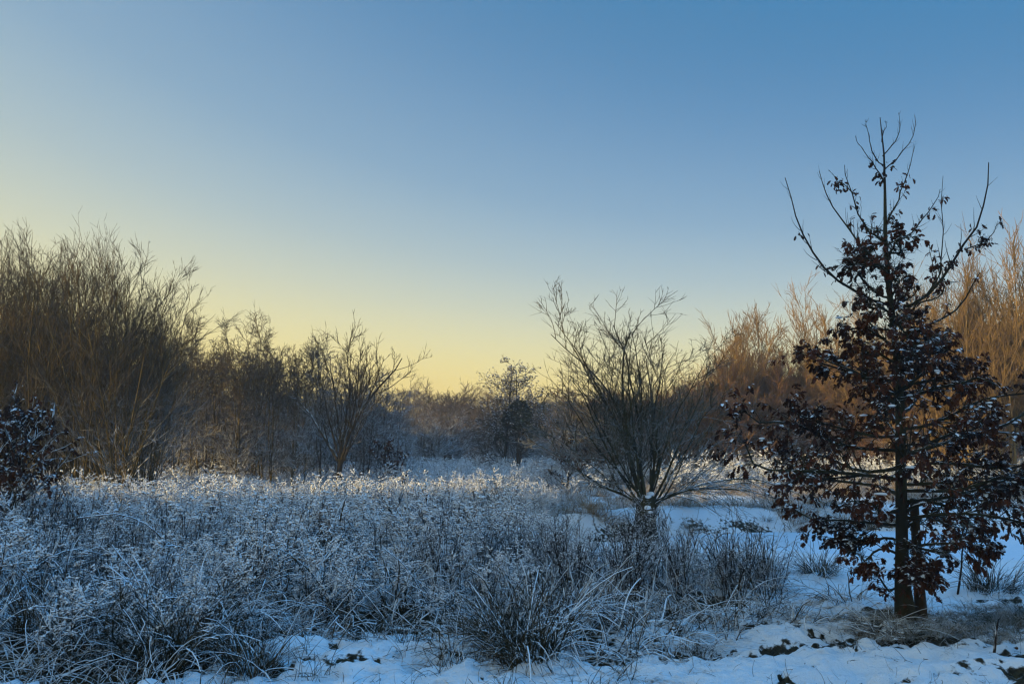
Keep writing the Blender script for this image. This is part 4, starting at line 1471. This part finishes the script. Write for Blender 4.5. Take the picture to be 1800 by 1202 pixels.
SV = []
for k in range(3):
    g, p2 = stalk_clump(340 + k, n=22, h=1.05)
    rr = np.random.default_rng(k)
    gb = Geo()
    c = p2[:, -1]
    c = c[rr.random(len(c)) < 0.55]
    gb.blobs(c, rr.uniform(0.004, 0.009, len(c)), rr)
    SV.append([('stems', g.mesh('weed_stems_%d' % k, MAT['stalk_dark'])), ('frosted_tips', gb.mesh('weed_tips_%d' % k, MAT['herb_head']))])
for i, (px, py, s, lab) in enumerate([
        (1010, 1075, 1.0, 'dark upright weed clump behind the big middle tussock'),
        (1100, 1070, 1.05, 'dark weed clump in front of the willow trunk'),
        (1190, 1060, 1.0, 'dark weed clump before the left end of the pond'),
        (1285, 1050, 0.95, 'dark brown weed clump before the middle of the pond'),
        (1350, 1045, 0.85, 'low dark weed clump at the right end of the weeds before the pond'),
        (1140, 1010, 1.05, 'taller dark weed clump standing against the pond'),
        (760, 1060, 0.95, 'dark weed clump left of the middle tussocks'),
        (240, 1040, 1.0, 'dark weed clump in the left of the meadow front'),
        (60, 1060, 1.0, 'dark weed clump near the left edge'),
        (460, 1060, 0.9, 'dark weed clump between the left tussocks')]):
    d = dist(py)
    plant('dry_weed', SV[i % 3], at(px, d), d, lab, 'weed', 'dark dry weeds', RNG.uniform(0, 6.28), s * 0.85, sink=0.02)

# a thin bare sapling by the pond and a broken twig in the snow
rg = np.random.default_rng(12)


def sapling(name, px, py, h, label, seed, lean):
    rg = np.random.default_rng(seed)
    d = dist(py)
    spec = [dict(n=7, wob=0.05, up=0.02, sides=6, kids=13, t0=0.3, ang=0.7, lr=0.3, prof=lambda t: 1.2 - 0.6 * t, rr=0.5, rmin=0.004),
            dict(n=4, wob=0.1, up=0.04, sides=3, kids=3, t0=0.3, ang=0.6, lr=0.4, rr=0.6, rmin=0.003),
            dict(n=2, wob=0.1, up=0.0, sides=3, taper=0.4)]
    st = (np.zeros((1, 3)), np.array([[lean, 0, 1.0]]), np.array([h]), np.array([0.013]))
    plant(name, tree_meshes(name, rg, st, spec, [MAT['stalk_dark'], MAT['stalk_dark']]), at(px, d), d, label, 'sapling', sink=0.02)


sapling('thin_sapling', 1683, 1042, 1.15, 'thin bare sapling standing right of the oak by the pond', 3, 0.06)
sapling('broken_twig', 1747, 1150, 0.32, 'small forked twig sticking out of the front snow', 4, 0.15)

# ------------------------------------------------------------------ cold haze
hz = np.array([[x, y, z] for x in (-152, 152) for y in (-62, 172) for z in (-3.0, 13.5)], float)
hf = np.array([[0, 1, 3, 2], [4, 6, 7, 5], [0, 4, 5, 1], [2, 3, 7, 6], [0, 2, 6, 4], [1, 5, 7, 3]])
hm = mesh('haze', hz, [hf], False)
mh = bpy.data.materials.new('haze')
mh.use_nodes = True
mh.node_tree.nodes.clear()
ho = mh.node_tree.nodes.new('ShaderNodeOutputMaterial')
hv = mh.node_tree.nodes.new('ShaderNodeVolumePrincipled')
hv.inputs['Color'].default_value = (0.85, 0.9, 0.96, 1)
hv.inputs['Density'].default_value = 0.0020
hv.inputs['Anisotropy'].default_value = 0.2
mh.node_tree.links.new(hv.outputs[0], ho.inputs['Volume'])
hm.materials.append(mh)
HAZE = True
if HAZE:
    tag(link('haze', hm), 'thin cold morning haze over the clearing', kind='stuff')

tris = sum(len(m.loops) - 2 * len(m.polygons) for m in bpy.data.meshes)
print('SCENE tris %d  meshes %d  objects %d  built in %.1f s' % (tris, len(bpy.data.meshes), len(bpy.data.objects), time.time() - T0))
